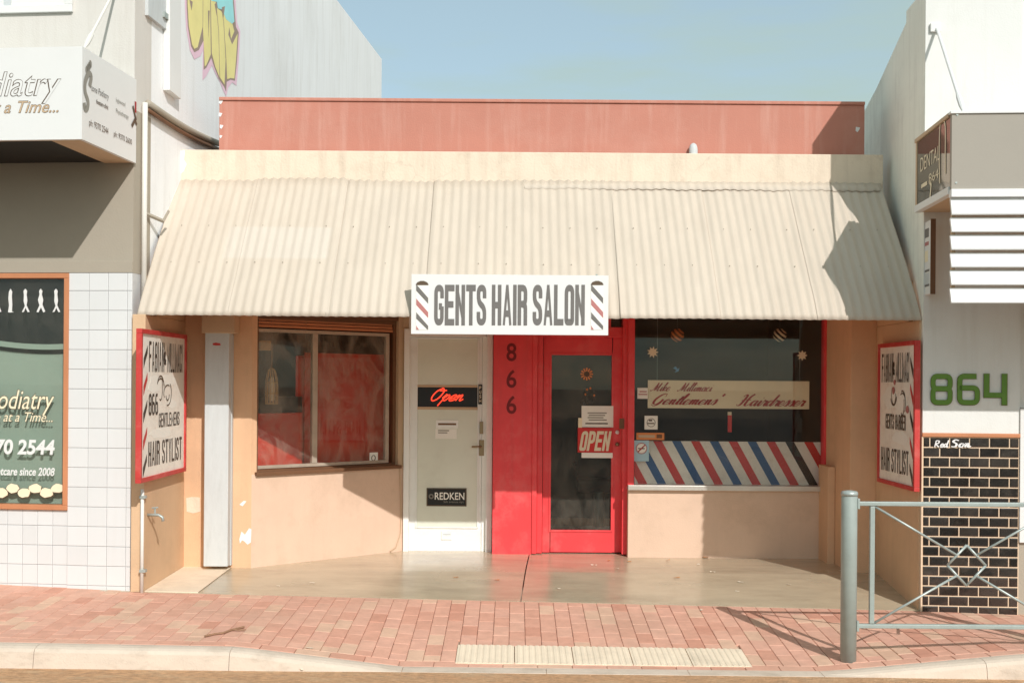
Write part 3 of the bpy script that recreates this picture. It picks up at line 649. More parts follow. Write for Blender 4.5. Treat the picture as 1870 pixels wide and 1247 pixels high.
# ---- angled left window
DB = 11.62
ax, bx = at(460, 800, PIER)[0], at(737, 800, DB)[0]
AW = Fr(ax, PIER, math.atan2(DB-PIER, bx-ax)); LA = math.hypot(bx-ax, DB-PIER)
ul, ur = AW.at(470, 720)[0], AW.at(728, 720)[0]
zs, zh = AW.at(600, 859)[1], AW.at(600, 580)[1]
dad = MB(AW).box(.0, LA+.02, 0, .14, -.1, zs).build('dado_wall', M['peach_dado'], shop, bevel=.006)
MB(AW).box(.0, ul, .004, .14, zs, 2.54).build('window_jamb', M['peach'], shop)
MB(AW).box(ur, LA+.02, .004, .14, zs, 2.54).build('window_jamb', M['tanpaint'], shop)
MB(AW).box(ul, ur, .01, .14, zh, 2.54).build('window_head', M['wood_dark'], shop)
win = MB(AW).frame(ul, ur, zs+.001, zh, .035, .045, .12).build('window', M['wood_dark'], shop)
MB(AW).box(ul-.02, ur+.02, -.035, .05, zs-.012, zs+.02).build('sill', M['wood_dark'], win, bevel=.004)
zt, zb_ = AW.at(600, 604)[1], AW.at(600, 851)[1]
al = mat('weathered_aluminium', (.52, .44, .35), .5, .12, 8, .05, 60, .4, metal=.3, dirt=(.28, .2, .13), dirt_amt=.5, dirt_scale=5)
i0_, i1_ = ul+.036, AW.at(716, 720)[0]; um0, um1 = AW.at(576, 720)[0], AW.at(585, 720)[0]
MB(AW).box(i0_, i1_, .05, .085, zt-.03, zt).build('rail', al, win, bevel=.003)
MB(AW).box(i0_, i1_, .05, .085, zb_, zb_+.03).build('rail', al, win, bevel=.003)
MB(AW).box(um0, um1, .046, .088, zb_+.03, zt-.03).build('mullion', al, win, bevel=.003)
MB(AW).box(i1_-.04, i1_, .048, .087, zb_+.03, zt-.03).build('mullion', al, win, bevel=.003)
MB(AW).box(i0_, um0, .066, .070, zb_+.03, zt-.03).build('pane', GL, win)
MB(AW).box(um1, i1_-.04, .066, .070, zb_+.03, zt-.03).build('pane', GL, win)
for k in range(3):
    zz = zt+.012+k*.03; MB(AW).box(i0_, ur-.036, .055+.006*k, .075+.006*k, zz, zz+.024).build('blind_slat', M['timber'], win)
# things in that window
def awbox(name, x0, x1, y0, y1, v, th, m, label, cat, bev=.003, sag=0):
    return tag(MB(AW).px(x0, x1, y0, y1, v, v+th).build(name, m, bevel=bev), label, cat)
awbox('display_board', 556, 724, 646, 846, .20, .012, M['redboard'], 'large red display board behind the right pane of the left window', 'board')
awbox('display_board', 466, 552, 754, 850, .17, .012, M['redboard'], 'low red display board at the bottom of the left pane', 'board')
awbox('display_case', 470, 552, 724, 753, .215, .10, M['black'], 'dark shelf case above the low red board in the left window', 'case')
awbox('red_curtain', 540, 582, 650, 852, .235, .01, M['redboard'], 'strip of red backing seen beside the window mullion', 'curtain')
lu, lz = AW.at(496, 738, .14)
lan = thing('hanging_lantern', 'wicker bottle-shaped lantern hanging in the left window', 'lantern', AW.w(lu, .14, lz))
hh = AW.at(496, 672, .14)[1]-lz
for k in range(12):
    a = 2*math.pi*k/12
    MB(AW).tube([(lu+r*math.cos(a), .14+r*.6*math.sin(a), lz+t*hh) for r, t in ((.06, 0), (.062, .25), (.058, .7), (.035, .93), (.012, 1))], .0035, 5).build('wicker_rib', M['wicker'], lan)
for t, r in ((0.02, .06), (.3, .063), (.6, .06)):
    MB(AW).tube([(lu+r*math.cos(2*math.pi*k/20), .14+r*.6*math.sin(2*math.pi*k/20), lz+t*hh) for k in range(21)], .004, 5).build('hoop', M['wicker'], lan)
MB(AW).lathe((lu, .14), [(.025, lz+.03), (.03, lz+.05), (.03, lz+hh*.6), (.01, lz+hh*.75)], 10).build('candle', M['star'], lan)
MB(AW).tube([(lu, .14, lz+hh), (lu, .14, AW.at(496, 628, .14)[1])], .003, 5).build('cord', M['wicker'], lan)
MB(AW).px(474, 495, 622, 640, .13, .15).build('hook_plate', M['wicker'], lan)
st = tag(MB(AW).px(675, 690, 826, 846, .060, .063).build('sticker', M['paper']), 'small white square sticker low in the right pane of the left window', 'sticker')
MB(AW).tube([( *(lambda q: (q[0]+.022*math.cos(t), ))(AW.at(682, 836, .058)), .058, AW.at(682, 836, .058)[1]+.026*math.sin(t)) for t in [2*math.pi*k/16 for k in range(17)]], .004, 4).build('printed_ring', M['brown'], st)
tag(MB(AW).tube([(LA-.05, -.008, AW.at(730, 850)[1]), (LA-.03, -.008, .35), (LA-.035, -.008, .15), (LA-.09, -.008, .02), (LA-.16, -.008, -.012)], .006, 6).build('curved_tube', M['tanpaint']), 'thin curved tube running down the corner between dado and white door', 'curved_tube')  # tan tube traced along the curved line beside the door

# ---- white door
D1 = 11.62
dw = M['doorwhite']
zfl = at(815, 1010, D1)[1]
MB().px(737, 747, 600, 1010, D1-.03, D1+.12).build('door_jamb', dw, shop, bevel=.004)
MB().px(888, 899, 600, 1010, D1-.03, D1+.12).build('door_jamb', dw, shop, bevel=.004)
MB().px(880, 888.4, 600, 1010, D1+.02, D1+.12).build('door_stop', dw, shop, bevel=.003)
MB().px(747, 888, 540, 615, D1-.02, D1+.12).build('door_head', dw, shop, bevel=.004)
MB().px(737, 899, 430, 600, D1-.01, D1+.12).build('wall_above_door', M['tanpaint'], shop)
door = MB().px(747.4, 879.6, 615.5, 1007, D1+.03, D1+.075).build('door', dw, shop, bevel=.003)
q = D1+.03
MB().px(762, 872, 619, 703, q-.004, q+.004).build('panel', M['doorpanel'], door)
MB().px(762, 871, 748, 962, q-.004, q+.004).build('panel', M['doorpanel'], door)
for x0, x1, y0, y1 in ((759.5, 762, 617, 964), (872, 874.5, 617, 964), (762, 872, 617, 619), (762, 872, 962, 964.4), (762, 872, 703, 707), (762, 872, 743, 748)):
    MB().px(x0, x1, y0, y1, q-.011, q+.003).build('moulding', M['tanpaint'] if y0 in (703, 743) else dw, door, bevel=.002)
MB().px(762, 872, 707, 743, q-.003, q+.003).build('window', M['black'], door)
sl_ = MB().px(796, 837, 767, 782, q-.011, q-.004).build('mail_slot', dw, door, bevel=.002)
MB().px(800, 833, 772.5, 776, q-.013, q-.011).build('slot_opening', M['wood_dark'], sl_)
s2 = MB().px(806, 825, 969, 985, q-.010, q).build('vent_plate', dw, door, bevel=.002)
MB().px(809, 823, 974, 976.5, q-.012, q-.010).build('slot_opening', M['grey'], s2)
MB().px(873.4, 880.5, 702, 738, q-.020, q).build('push_plate', M['black'], door, bevel=.001)
for k, ch in enumerate('PUSH'):
    write(door, 'plate_letter', W0, q-.022, 875.2, 879, 705+k*8, 711+k*8, sans(ch, 0, .02), M['star'])
lk = MB().px(876, 882, 770, 792, q-.03, q).build('lock', M['brass'], door, bevel=.003)
uu, zz = at(878, 815, q-.05)
hd = MB().px(875, 884, 803, 832, q-.012, q).build('handle', M['brass'], door, bevel=.003)
MB().tube([(uu, q-.012, zz), (uu, q-.05, zz), (uu-.09, q-.05, zz-.003)], .009, 8).build('lever', M['brass'], hd, smooth=True)
pn = tag(MB().px(795, 834, 783, 801, q-.0075, q-.0045).build('paper_notice', M['paper']), 'small white note taped below the mail slot of the white door', 'notice')
for k in range(2): MB().px(800, 820-k*3, 785+k*4, 787+k*4, q-.009, q-.0078).build('printed_line', M['papertext'], pn)
rk = tag(MB().px(779, 852, 891, 924, q-.012, q-.0045).build('brand_plate', M['brown']), 'dark framed plate with cream lettering low on the white door', 'plate')
MB().px(781, 850, 893, 922, q-.014, q-.012).build('plate_face', M['black'], rk)
write(rk, 'lettering', W0, q-.0155, 794, 848, 899, 912, sans('REDKEN', 0, .012), M['paper'])
write(rk, 'lettering', W0, q-.0155, 810, 847, 914, 919, sans('5th avenue nyc', 0, 0), M['papertext'])
def ring(mb, cu, v, cz, r, w, n=14, spikes=0):
    for k in range(n):
        a, b = 2*math.pi*k/n, 2*math.pi*(k+.62)/n
        mb.add([(cu+r*math.cos(a), v, cz+r*math.sin(a)), (cu+r*math.cos(b), v, cz+r*math.sin(b)), (cu+(r+w)*math.cos(b), v, cz+(r+w)*math.sin(b)), (cu+(r+w)*math.cos(a), v, cz+(r+w)*math.sin(a))], [(0, 1, 2, 3)])
    return mb
uu, zz = at(787.5, 906, q-.0155); ring(MB(), uu, q-.0155, zz, .012, .014, 12).build('emblem', M['papertext'], rk, fix=False)
# neon Open in the black light of the door
ne = thing('neon_sign', 'red neon script Open sign in the black window of the white door', 'neon sign', (at(815, 740, q)[0], q-.01, at(815, 740, q)[1]))
def neon(txt, x0, x1, y0, y1, v):
    pts = []; xx = 0.
    for ch in txt:
        g = PEN[ch]
        for path in g[1:]: pts.append([(xx+a+.55*b, b) for a, b in crom(path, 5)])
        xx += g[0]
    allp = [p for q_ in pts for p in q_]; ax_, bx_ = min(p[0] for p in allp), max(p[0] for p in allp); ay, by = min(p[1] for p in allp), max(p[1] for p in allp)
    A0, B0 = at(x0, (y0+y1)/2, v)[0], at(x1, (y0+y1)/2, v)[0]; Z0, Z1 = at((x0+x1)/2, y1, v)[1], at((x0+x1)/2, y0, v)[1]
    mb = MB()
    for q_ in pts: mb.tube([(A0+(a-ax_)/(bx_-ax_)*(B0-A0), v, Z0+(b-ay)/(by-ay)*(Z1-Z0)) for a, b in q_], .0065, 6)
    return mb
neon('Open', 788, 846, 709, 741, q-.018).build('neon_tube', M['neon'], ne)

# ---- red panel with street number, red door
D2 = 11.45
zr0, zr1 = -.06, 2.54
r0, r1 = at(900, 800, D2)[0], at(972, 800, D2)[0]
panel = MB().box(r0, r1, D2, D2+.3, zr0, zr1).build('red_panel', M['red'], shop, bevel=.004)
for k, ch in enumerate('866'):
    yc = (643, 691.5, 739)[k]; write(panel, 'numeral', W0, D2-.003, 925, 943, yc-16.5, yc+16.5, sans(ch, 0, .012), M['reddark'])
D3 = 11.50
MB().px(972, 981, 560, 1011, D2-.015, D3+.15).build('door_casing', M['red'], shop, bevel=.006)
MB().px(981, 991, 560, 1010, D2+.02, D3+.15).build('door_casing', M['red'], shop, bevel=.006)
MB().px(1137, 1147, 560, 1012, D2-.06, D3+.15).build('door_casing', M['red'], shop, bevel=.006)
hd_ = MB().px(991, 1137, 597, 615.5, D2+.02, D3+.15).build('door_head', M['red'], shop, bevel=.006)
MB().px(972, 1116, 520, 597, D2+.03, D3+.15).build('wall_above_door', M['red'], shop)
MB().px(1116, 1137, 520, 597, D2+.06, D2+.065).build('transom_pane', GD, shop)
rd = MB()
def st_(x0, x1, y0, y1, v): rd.px(x0, x1, y0, y1, v, D3+.075)
st_(991.5, 1005, 616, 1008, D3+.03); st_(1118, 1136.5, 616, 1008, D3+.03); st_(1005.1, 1117.9, 616, 647, D3+.031); st_(1005.1, 1117.9, 969, 1008, D3+.031)
rdoor = rd.build('door', M['red'], shop); rdoor['label'] = 'red framed glass shop door'
for x0, x1, y0, y1 in ((1003, 1006.5, 645, 971), (1116.5, 1120, 645, 971), (1006.5, 1116.5, 645, 648.5), (1006.5, 1116.5, 967.5, 971)):
    MB().px(x0, x1, y0, y1, D3+.022, D3+.05).build('glazing_bead', M['red'], rdoor, bevel=.002)
MB().px(1004, 1119, 646, 970, D3+.05, D3+.055).build('pane', GD, rdoor)
for y, m in ((789, M['chip']), (811, M['brass'])):
    uu, zz = at(1127.5, y, D3+.02); mb = MB(); mb.tube([(uu, D3+.03, zz), (uu, D3+.012, zz), (uu, D3+.004, zz)], [.02, .02, .012], 14); k_ = mb.build('lock', m, rdoor, smooth=True)
MB().px(1131, 1140, 764, 783, D2-.066, D2-.058).build('strike_plate', M['wood_dark'], shop, bevel=.002)
# on the red door
gv = D3+.046
uu, zz = at(1071.5, 683, gv); fl_ = MB()
fs_ = thing('flower_decal', 'orange daisy decal on the red door glass', 'decal', (uu, gv, zz-.06))
for k in range(12):
    a = 2*math.pi*k/12; pts = [(uu+.028*math.cos(a-.2), zz+.028*math.sin(a-.2)), (uu+.058*math.cos(a-.14), zz+.058*math.sin(a-.14)), (uu+.064*math.cos(a), zz+.064*math.sin(a)), (uu+.058*math.cos(a+.14), zz+.058*math.sin(a+.14)), (uu+.028*math.cos(a+.2), zz+.028*math.sin(a+.2))]
    mb = MB(); mb.prism(pts, 'v', gv, gv+.002); mb.build('petal', M['orange'], fs_)
mb = MB(); mb.prism([(uu+.026*math.cos(2*math.pi*k/16), zz+.026*math.sin(2*math.pi*k/16)) for k in range(16)], 'v', gv-.001, gv+.003); mb.build('disc', M['brown'], fs_)
gv = D3+.03
nt_ = tag(MB().px(1062, 1120, 741, 780, gv-.010, gv-.006).build('paper_notice', M['paper']), 'white printed notice above the OPEN sign on the red door', 'notice')
for k in range(4): MB().px(1073+2*(k % 2), 1108-3*(k % 3), 753+k*4.2, 755+k*4.2, gv-.012, gv-.010).build('printed_line', M['papertext'], nt_)
MB().px(1069, 1110, 772, 774.4, gv-.012, gv-.010).build('printed_line', M['brown'], nt_)
os_ = tag(MB().px(1055, 1119, 781, 826, gv-.022, gv-.012).build('open_sign', M['stripered'], bevel=.002), 'red hanging sign with white slanted OPEN letters on the red door', 'open sign')
write(os_, 'lettering', W0, gv-.025, 1058, 1117, 787, 823, block('OPEN', .46, .17, .06, shear=.22), M['star'])
MB().px(1062, 1119, 826.5, 836, gv-.024, gv-.012).build('sign_tray', M['paper'], os_, bevel=.002)
MB().px(1056, 1063, 763, 781, gv-.018, gv-.011).build('sign_tab', M['cream_sign'], os_)
dg = thing('ornament', 'small dark dangling ornament with copper glints behind the red door glass', 'ornament', (at(1075, 735, gv+.05)[0], gv+.05, at(1075, 735, gv)[1]))
mb = MB()
for (x0, y0, r) in ((1070, 712, .03), (1078, 728, .045), (1066, 735, .03), (1084, 718, .02)):
    cu, cz = at(x0, y0, gv+.06); mb.lathe((cu, gv+.06), [(.004, cz-r), (r*.7, cz-r*.6), (r, cz), (r*.7, cz+r*.6), (.004, cz+r)], 9)
mb.build('pendant', M['black'], dg, smooth=True)
mb = MB()
for x0, y0 in ((1072, 711), (1078, 709), (1085, 722), (1069, 720)):
    cu, cz = at(x0, y0, gv+.02); mb.lathe((cu, gv+.02), [(.003, cz-.012), (.012, cz), (.003, cz+.012)], 7)
mb.build('bead', M['orange'], dg, smooth=True)

# ---- right shop window
D4 = 11.3
dd = MB().px(1146.5, 1531, 895, 1040, D4, D4+.16).build('dado_wall', M['peach_dado'], shop, bevel=.005)
sil = MB().px(1147, 1513, 887, 896, D4-.05, D4+.12).build('sill', M['alu'], shop, bevel=.004)
MB().px(1147, 1159, 520, 889, D4+.02, D4+.14).build('window_post', M['red'], shop, bevel=.005)
MB().px(1505, 1518, 520, 889, D4+.02, D4+.14).build('window_post', M['red'], shop, bevel=.005)
MB().px(1518, 1546, 520, 895, D4+.045, D4+.16).build('window_jamb', M['peach'], shop)
MB().px(1159, 1505, 500, 560, D4+.02, D4+.14).build('window_head', M['red'], shop)
rwin = MB().px(1156, 1508, 540, 890, D4+.085, D4+.090).build('window', G, shop)
# striped board standing behind the glass
bu0, bu1 = at(1158, 845, D4+.16)[0], at(1507, 845, D4+.16)[0]; bz0, bz1 = at(1330, 887, D4+.13)[1], at(1330, 806, D4+.16)[1]
sb = thing('striped_board', 'white board with slanting red and blue barber stripes inside the right window', 'board', ((bu0+bu1)/2, D4+.13, bz0))
def bp_(s, t, o=0): return (bu0+(bu1-bu0)*s, D4+.12+.05*t-o, bz0+(bz1-bz0)*t)
mb = MB(); mb.add([bp_(0, 0), bp_(1, 0), bp_(1, 1), bp_(0, 1), bp_(0, 0, -.012), bp_(1, 0, -.012), bp_(1, 1, -.012), bp_(0, 1, -.012)], [(0,1,2,3),(7,6,5,4),(0,4,5,1),(1,5,6,2),(2,6,7,3),(3,7,4,0)])
mb.build('panel', M['oldboard'], sb)
def clip_par(s0, w, sh):
    P_ = [(s0, 1.), (s0+w, 1.), (s0+w+sh, 0.), (s0+sh, 0.)]
    for lim, sg in ((0., 1), (1., -1)):
        out = []
        for i in range(len(P_)):
            a, b = P_[i], P_[(i+1) % len(P_)]; ia, ib = (a[0]-lim)*sg >= 0, (b[0]-lim)*sg >= 0
            if ia: out.append(a)
            if ia != ib: t = (lim-a[0])/(b[0]-a[0]); out.append((lim, a[1]+(b[1]-a[1])*t))
        P_ = out
        if not P_: return P_
    return P_
for k in range(-2, 10):
    s0 = (235-105 + 130*k)/1315; P_ = clip_par(s0, .046, .125)
    if len(P_) < 3: continue
    mb = MB(); mb.add([bp_(s, t, .002) for s, t in P_], [tuple(range(len(P_)))]); mb.build('stripe', M['stripered'] if k % 2 == 0 else (M['black'] if k == 7 else M['blue']), sb, fix=False)
# hanging name board
hs = thing('name_board', 'long cream board with red script lettering hanging in the right window', 'sign', (at(1330, 745, D4+.1)[0], D4+.11, at(1330, 745, D4+.1)[1]))
MB().px(1183, 1478, 695, 746, D4+.105, D4+.12).build('panel', M['cream_sign'], hs, bevel=.003)
write(hs, 'lettering', W0, D4+.102, 1187, 1304, 698, 714.5, pen('Mike  Millimaci', nib=(.24, .1), thin=.08, space=1.0), M['inkred'])
write(hs, 'lettering', W0, D4+.102, 1189, 1326, 718, 742, pen("Gentlemens'", nib=(.26, .1), thin=.08), M['inkred'])
write(hs, 'lettering', W0, D4+.102, 1345, 1473, 719, 742, pen('Hairdresser', nib=(.26, .1), thin=.08), M['inkred'])
for x in (1200, 1460):
    uu, zz = at(x, 695, D4+.11); MB().tube([(uu, D4+.11, zz), (uu, D4+.11, 2.5)], .0015, 4).build('hanging_wire', M['steel'], hs)
gv = D4+.081
def stick(name, x0, x1, y0, y1, m, label, cat='sticker'):
    return tag(MB().px(x0, x1, y0, y1, gv-.0015, gv+.001).build(name, m), label, cat)
s_ = stick('sticker', 1164, 1183, 708, 728, M['paper'], 'small pale sticker at the left end of the cream name board')
MB().px(1166, 1182, 719, 721, gv-.003, gv-.0016).build('printed_line', M['rose'], s_); MB().px(1168, 1181, 714, 716, gv-.003, gv-.0016).build('printed_line', M['rose'], s_)
s_ = stick('sticker', 1177, 1201, 759, 784, M['paper'], 'white square sticker with ringed emblem left in the right window')
uu, zz = at(1189, 771.5, gv); ring(MB(), uu, gv-.003, zz, .035, .008, 26).build('printed_ring', M['brown'], s_, fix=False)
MB().px(1182, 1195, 772, 774, gv-.003, gv-.0016).build('printed_mark', M['brown'], s_); MB().px(1185, 1191, 766, 769, gv-.0035, gv-.0016).build('printed_mark', M['brown'], s_)
s_ = stick('sticker', 1162, 1213, 790, 803, M['orange'], 'orange strip sticker above the no-smoking sticker')
MB().px(1166, 1196, 794, 799, gv-.003, gv-.0016).build('printed_line', M['tanpaint'], s_); MB().px(1199, 1209, 793, 800, gv-.003, gv-.0016).build('printed_mark', M['wood_dark'], s_)
s_ = stick('no_smoking_sticker', 1158, 1185, 804, 842, M['paleblue'], 'pale blue no-smoking sticker at the lower left of the right window')
uu, zz = at(1171.5, 818.5, gv)
mb = MB(); mb.prism([(uu+.05*math.cos(2*math.pi*k/24), zz+.05*math.sin(2*math.pi*k/24)) for k in range(24)], 'v', gv-.0025, gv-.0016); mb.build('printed_disc', M['paper'], s_)
ring(MB(), uu, gv-.0035, zz, .045, .010, 40).build('printed_ring', M['inkred'], s_, fix=False)
mb = MB(); mb.add([(uu-.038, gv-.0040, zz-.030), (uu-.030, gv-.0040, zz-.038), (uu+.038, gv-.0040, zz+.030), (uu+.030, gv-.0040, zz+.038)], [(0, 1, 2, 3)]); mb.build('printed_bar', M['inkred'], s_, fix=False)
mb = MB(); mb.add([(uu-.034, gv-.0037, zz+.004), (uu-.034, gv-.0037, zz-.006), (uu+.03, gv-.0037, zz-.006), (uu+.03, gv-.0037, zz+.004)], [(0, 1, 2, 3)]); mb.build('printed_cigarette', M['brown'], s_, fix=False)
def bauble(x, y, m1, m2, label):
    r = .066; cu, cz = at(x, y, D4+.2); D_ = D4+.2
    t = thing('bauble', label, 'bauble', (cu, D_, cz-r), 'striped baubles in the right window')
    tilt = Matrix.Rotation(R(40), 3, 'Y') @ Matrix.Rotation(R(20), 3, 'X'); n = 10; seg = 22
    for k in range(n):
        a0, a1 = math.pi*k/n, math.pi*(k+1)/n; vs = []
        for a in (a0, (a0+a1)/2, a1):
            for q_ in range(seg):
                f_ = 2*math.pi*q_/seg; p = tilt @ Vector((r*math.sin(a)*math.cos(f_), r*math.sin(a)*math.sin(f_), r*math.cos(a))); vs.append((cu+p.x, D_+p.y, cz+p.z))
        mb = MB(); mb.add(vs, [(i*seg+q_, i*seg+(q_+1) % seg, (i+1)*seg+(q_+1) % seg, (i+1)*seg+q_) for i in range(2) for q_ in range(seg)])
        mb.build('band', m1 if k % 2 else m2, t, smooth=True)
    MB().tube([(cu, D_, cz+r), (cu, D_, 2.6)], .001, 4).build('thread', M['steel'], t)
bauble(1237, 612, M['orange'], M['wood_dark'], 'orange and brown striped bauble upper left in the right window')
bauble(1424, 612, M['star'], M['black'], 'white and black striped bauble upper right in the right window')
def star(x, y, s, n, m, label, name='star_decal'):
    cu, cz = at(x, y, gv); k_ = at(x+1, y, gv)[0]-cu
    pts = [(cu+s*k_*(1 if i % 2 == 0 else .55)*math.cos(math.pi*i/n), cz+s*k_*(1 if i % 2 == 0 else .55)*math.sin(math.pi*i/n)) for i in range(2*n)]
    mb = MB(); mb.prism(pts, 'v', gv-.0015, gv+.001); return tag(mb.build(name, m), label, 'decal')
star(1192, 643, 11, 9, M['star'], 'cream starburst decal upper left on the right window')
star(1465, 649, 10, 8, M['star'], 'cream starburst decal at the right edge of the right window')
mb = poly_px(W0, [(1229, 672), (1234, 669), (1238, 674), (1241, 671), (1239, 678), (1232, 680), (1235, 676)], gv-.0015, .0025)
tag(mb.build('bird_decal', M['sky_decal']), 'tiny pale blue bird decal above the cream name board', 'decal')
cb = tag(MB().px(1329, 1336.5, 756, 789, D4+.13, D4+.136).build('red_comb', M['stripered'], bevel=.002), 'slim red comb hanging below the cream name board', 'comb')
MB().px(1329, 1336, 752, 758, D4+.129, D4+.137).build('tip', M['star'], cb)
# dim furniture inside
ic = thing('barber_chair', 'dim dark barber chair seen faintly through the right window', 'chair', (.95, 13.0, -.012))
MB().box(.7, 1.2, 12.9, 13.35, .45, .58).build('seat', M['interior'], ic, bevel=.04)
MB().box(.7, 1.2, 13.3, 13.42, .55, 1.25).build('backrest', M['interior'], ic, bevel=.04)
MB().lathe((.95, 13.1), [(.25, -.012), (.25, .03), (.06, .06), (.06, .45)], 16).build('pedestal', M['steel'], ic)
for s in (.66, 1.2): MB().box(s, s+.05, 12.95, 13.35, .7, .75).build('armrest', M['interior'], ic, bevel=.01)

# ---- corrugated awning
AP = [(10.42, 3.45), (10.30, 3.315), (10.14, 3.135), (9.98, 2.955), (9.82, 2.775), (9.68, 2.615), (9.58, 2.49), (9.50, 2.385), (9.44, 2.29), (9.40, 2.21), (9.385, 2.165)]
awn = MB()
awn.box(-3.0, 3.2, 9.42, 9.45, 2.19, 2.215)
for s in (-2.9, -1.5, 0, 1.5, 3.1):
    for (d0, za), (d1, zb) in zip(AP[:8:2], AP[2:8:2]): awn.prism([(d0+.015, za-.02), (d1+.03, zb-.02), (d1+.03, zb-.07), (d0+.015, za-.07)], 'u', s-.02, s+.02)
awning = awn.build('awning', M['tanpaint'], shop)
PITCH = .0766; AMP = .005
nrm = []
for i in range(len(AP)):
    a, b = AP[max(i-1, 0)], AP[min(i+1, len(AP)-1)]; d = Vector((b[0]-a[0], b[1]-a[1])).normalized(); nrm.append((d.y, -d.x))   # outward
nrm = [(-abs(n[0]), abs(n[1])) for n in nrm]
cuts = [-2.985, -2.27, -1.494, -.714, .065, .845, 1.62, 2.41, 3.21]
for si, (a, b) in enumerate(zip(cuts, cuts[1:])):
    lift = .005 if si % 2 else 0.0; n = int((b-a+.02)/PITCH*8); vs = []
    tw = random.uniform(-.004, .004)
    for i in range(n+1):
        x = a-.012 + (b-a+.024)*i/n
        h = AMP*math.cos(2*math.pi*x/PITCH)
        for k, ((d, z), (nd, nz_)) in enumerate(zip(AP, nrm)):
            wob = .004*math.sin(x*3.1+k*.9) + tw*(k/5-1)
            xx = x
            if k == 0 or k == len(AP)-1: wob += random.uniform(-.001, .001)
            flare = (max(0, k-6)*.006)*((x-.1)/3.1) + (.012*(k/10) if False else 0)
            vs.append((xx+flare, d+nd*(h+lift+wob), z+nz_*(h+lift+wob)))
    m = len(AP); mb = MB(); mb.add(vs, [(i*m+j, i*m+j+1, (i+1)*m+j+1, (i+1)*m+j) for i in range(n) for j in range(m-1)])
    o = mb.build('sheet', M['iron'], awning, smooth=True, fix=False)
    sm = o.modifiers.new('thickness', 'SOLIDIFY'); sm.thickness = .0018; sm.offset = -1
    # screws along the battens
    sc_ = MB()
    for k in (3, 5):
        for q_ in range(3):
            x = (round((a + (q_+.5)*(b-a)/3)/PITCH))*PITCH; d, z = AP[k]; nd, nz_ = nrm[k]; e = AMP+lift+.004
            sc_.tube([(x, d+nd*(e-.004), z+nz_*(e-.004)), (x, d+nd*(e+.005), z+nz_*(e+.003))], .0042, 6)
    sc_.build('screw', M['tantrim'], o)
# scalloped flashing strip over the top of the right-hand sheets
n = 330; vs = []
for i in range(n+1):
    x = .07 + 3.13*i/n; h = AMP*math.cos(2*math.pi*x/PITCH)+.008
    jag = .003*math.sin(x*9)+.003*math.sin(x*23)
    for t in (0, .5, 1.0):
        d = 10.41-(.085+jag)*t; z = 3.44-(.085+jag)*1.12*t; nd, nz_ = nrm[1]; hh_ = h*(.35+.65*t); vs.append((x, d+nd*hh_, z+nz_*hh_))
mb = MB(); mb.add(vs, [(i*3+j, i*3+j+1, (i+1)*3+j+1, (i+1)*3+j) for i in range(n) for j in range(2)])
o = mb.build('flashing', M['iron'], awning, smooth=True, fix=False); sm = o.modifiers.new('thickness', 'SOLIDIFY'); sm.thickness = .002; sm.offset = -1
# small bracket by the awning's left edge
br = MB(); a_ = at(272, 390, 9.62); b_ = at(298, 404, 9.78)
br.tube([(a_[0]-.03, 9.62, a_[1]), (b_[0], 9.78, b_[1])], .018, 6); br.tube([(b_[0], 9.78, b_[1]), (b_[0]+.04, 9.8, b_[1]+.09)], .012, 6)
br.build('bracket', M['tantrim'], awning)

# ---- vent on the roof in front of the salmon wall
uu, zz = at(1266, 281, 10.595); r = .04
tag(MB().lathe((uu, 10.595), [(r, zz-.3), (r, zz+.03), (r*.93, zz+.055), (r*.7, zz+.08), (r*.3, zz+.093), (.004, zz+.095)], 18).build('roof_vent', M['grey'], smooth=True), 'pale blue domed vent peeking over the cream parapet', 'vent')

# ---- hanging shop sign
DS = 9.335
ss = thing('shop_sign', 'long white board with grey GENTS HAIR SALON lettering hung from the awning edge', 'sign', (at(930, 612, DS)[0], DS, at(930, 612, DS)[1]))
MB().px(751, 1111, 502, 611, DS, DS+.022).build('board', M['board'], ss, bevel=.002)
gl = block('GENTS HAIR SALON', .43, .175, .045, .20)
xs_ = None
# one mesh per letter
def letters(txt, parent, fr, v, x0, x1, y0, y1, m, w=.43, t=.158, gap=.05, space=.2):
    vs, fs = block(txt, w, t, gap, space); full = max(p[0] for p in vs); x = 0.
    for ch in txt:
        if ch == ' ': x += space; continue
        ww = t if ch == 'I' else (w*1.3 if ch == 'M' else w)
        g = block(ch, w, t, gap, space); wx0 = x0+(x1-x0)*(x+min(p[0] for p in g[0]))/full; wx1 = x0+(x1-x0)*(x+max(p[0] for p in g[0]))/full
        write(parent, 'letter', fr, v, wx0, wx1, y0, y1, g, m); x += ww+gap
letters('GENTS HAIR SALON', ss, W0, DS-.003, 793, 1068, 520, 594, M['ink'])
for x0 in (760, 1079.5):                    # printed barber poles
    X0, X1, Y0, Y1 = x0, x0+22, 518, 602
    pole = MB().px(X0-.6, X1+.6, Y0+2, Y1, DS-.0028, DS-.0012).build('printed_pole', M['paper'], ss)
    cp = [(X0-1, Y0+2), (X0+2, Y0-2.5), (X0+8, Y0-5), (X0+14, Y0-5), (X0+20, Y0-2.5), (X1+1, Y0+2), (X1-1, Y0+3), (X0+1, Y0+3)]
    poly_px(W0, cp, DS-.0032, .0005).build('pole_cap', M['brown'], pole)
    for k, (ya, m) in enumerate(((524, M['ink']), (550, M['rose']), (575, M['ink']), (597, M['rose']))):
        pts = [(X0, ya-5), (X1, ya+20), (X1, ya+31), (X0, ya+7)] if k < 3 else [(X0, ya-3), (X0+5, Y1), (X0, Y1)]
        if k == 2: pts = [(X0, ya-5), (X1, ya+20), (X1, Y1-.5), (X1-2, Y1-.5), (X0, ya+7)]
        poly_px(W0, pts, DS-.0034, .0005).build('pole_stripe', m, pole)
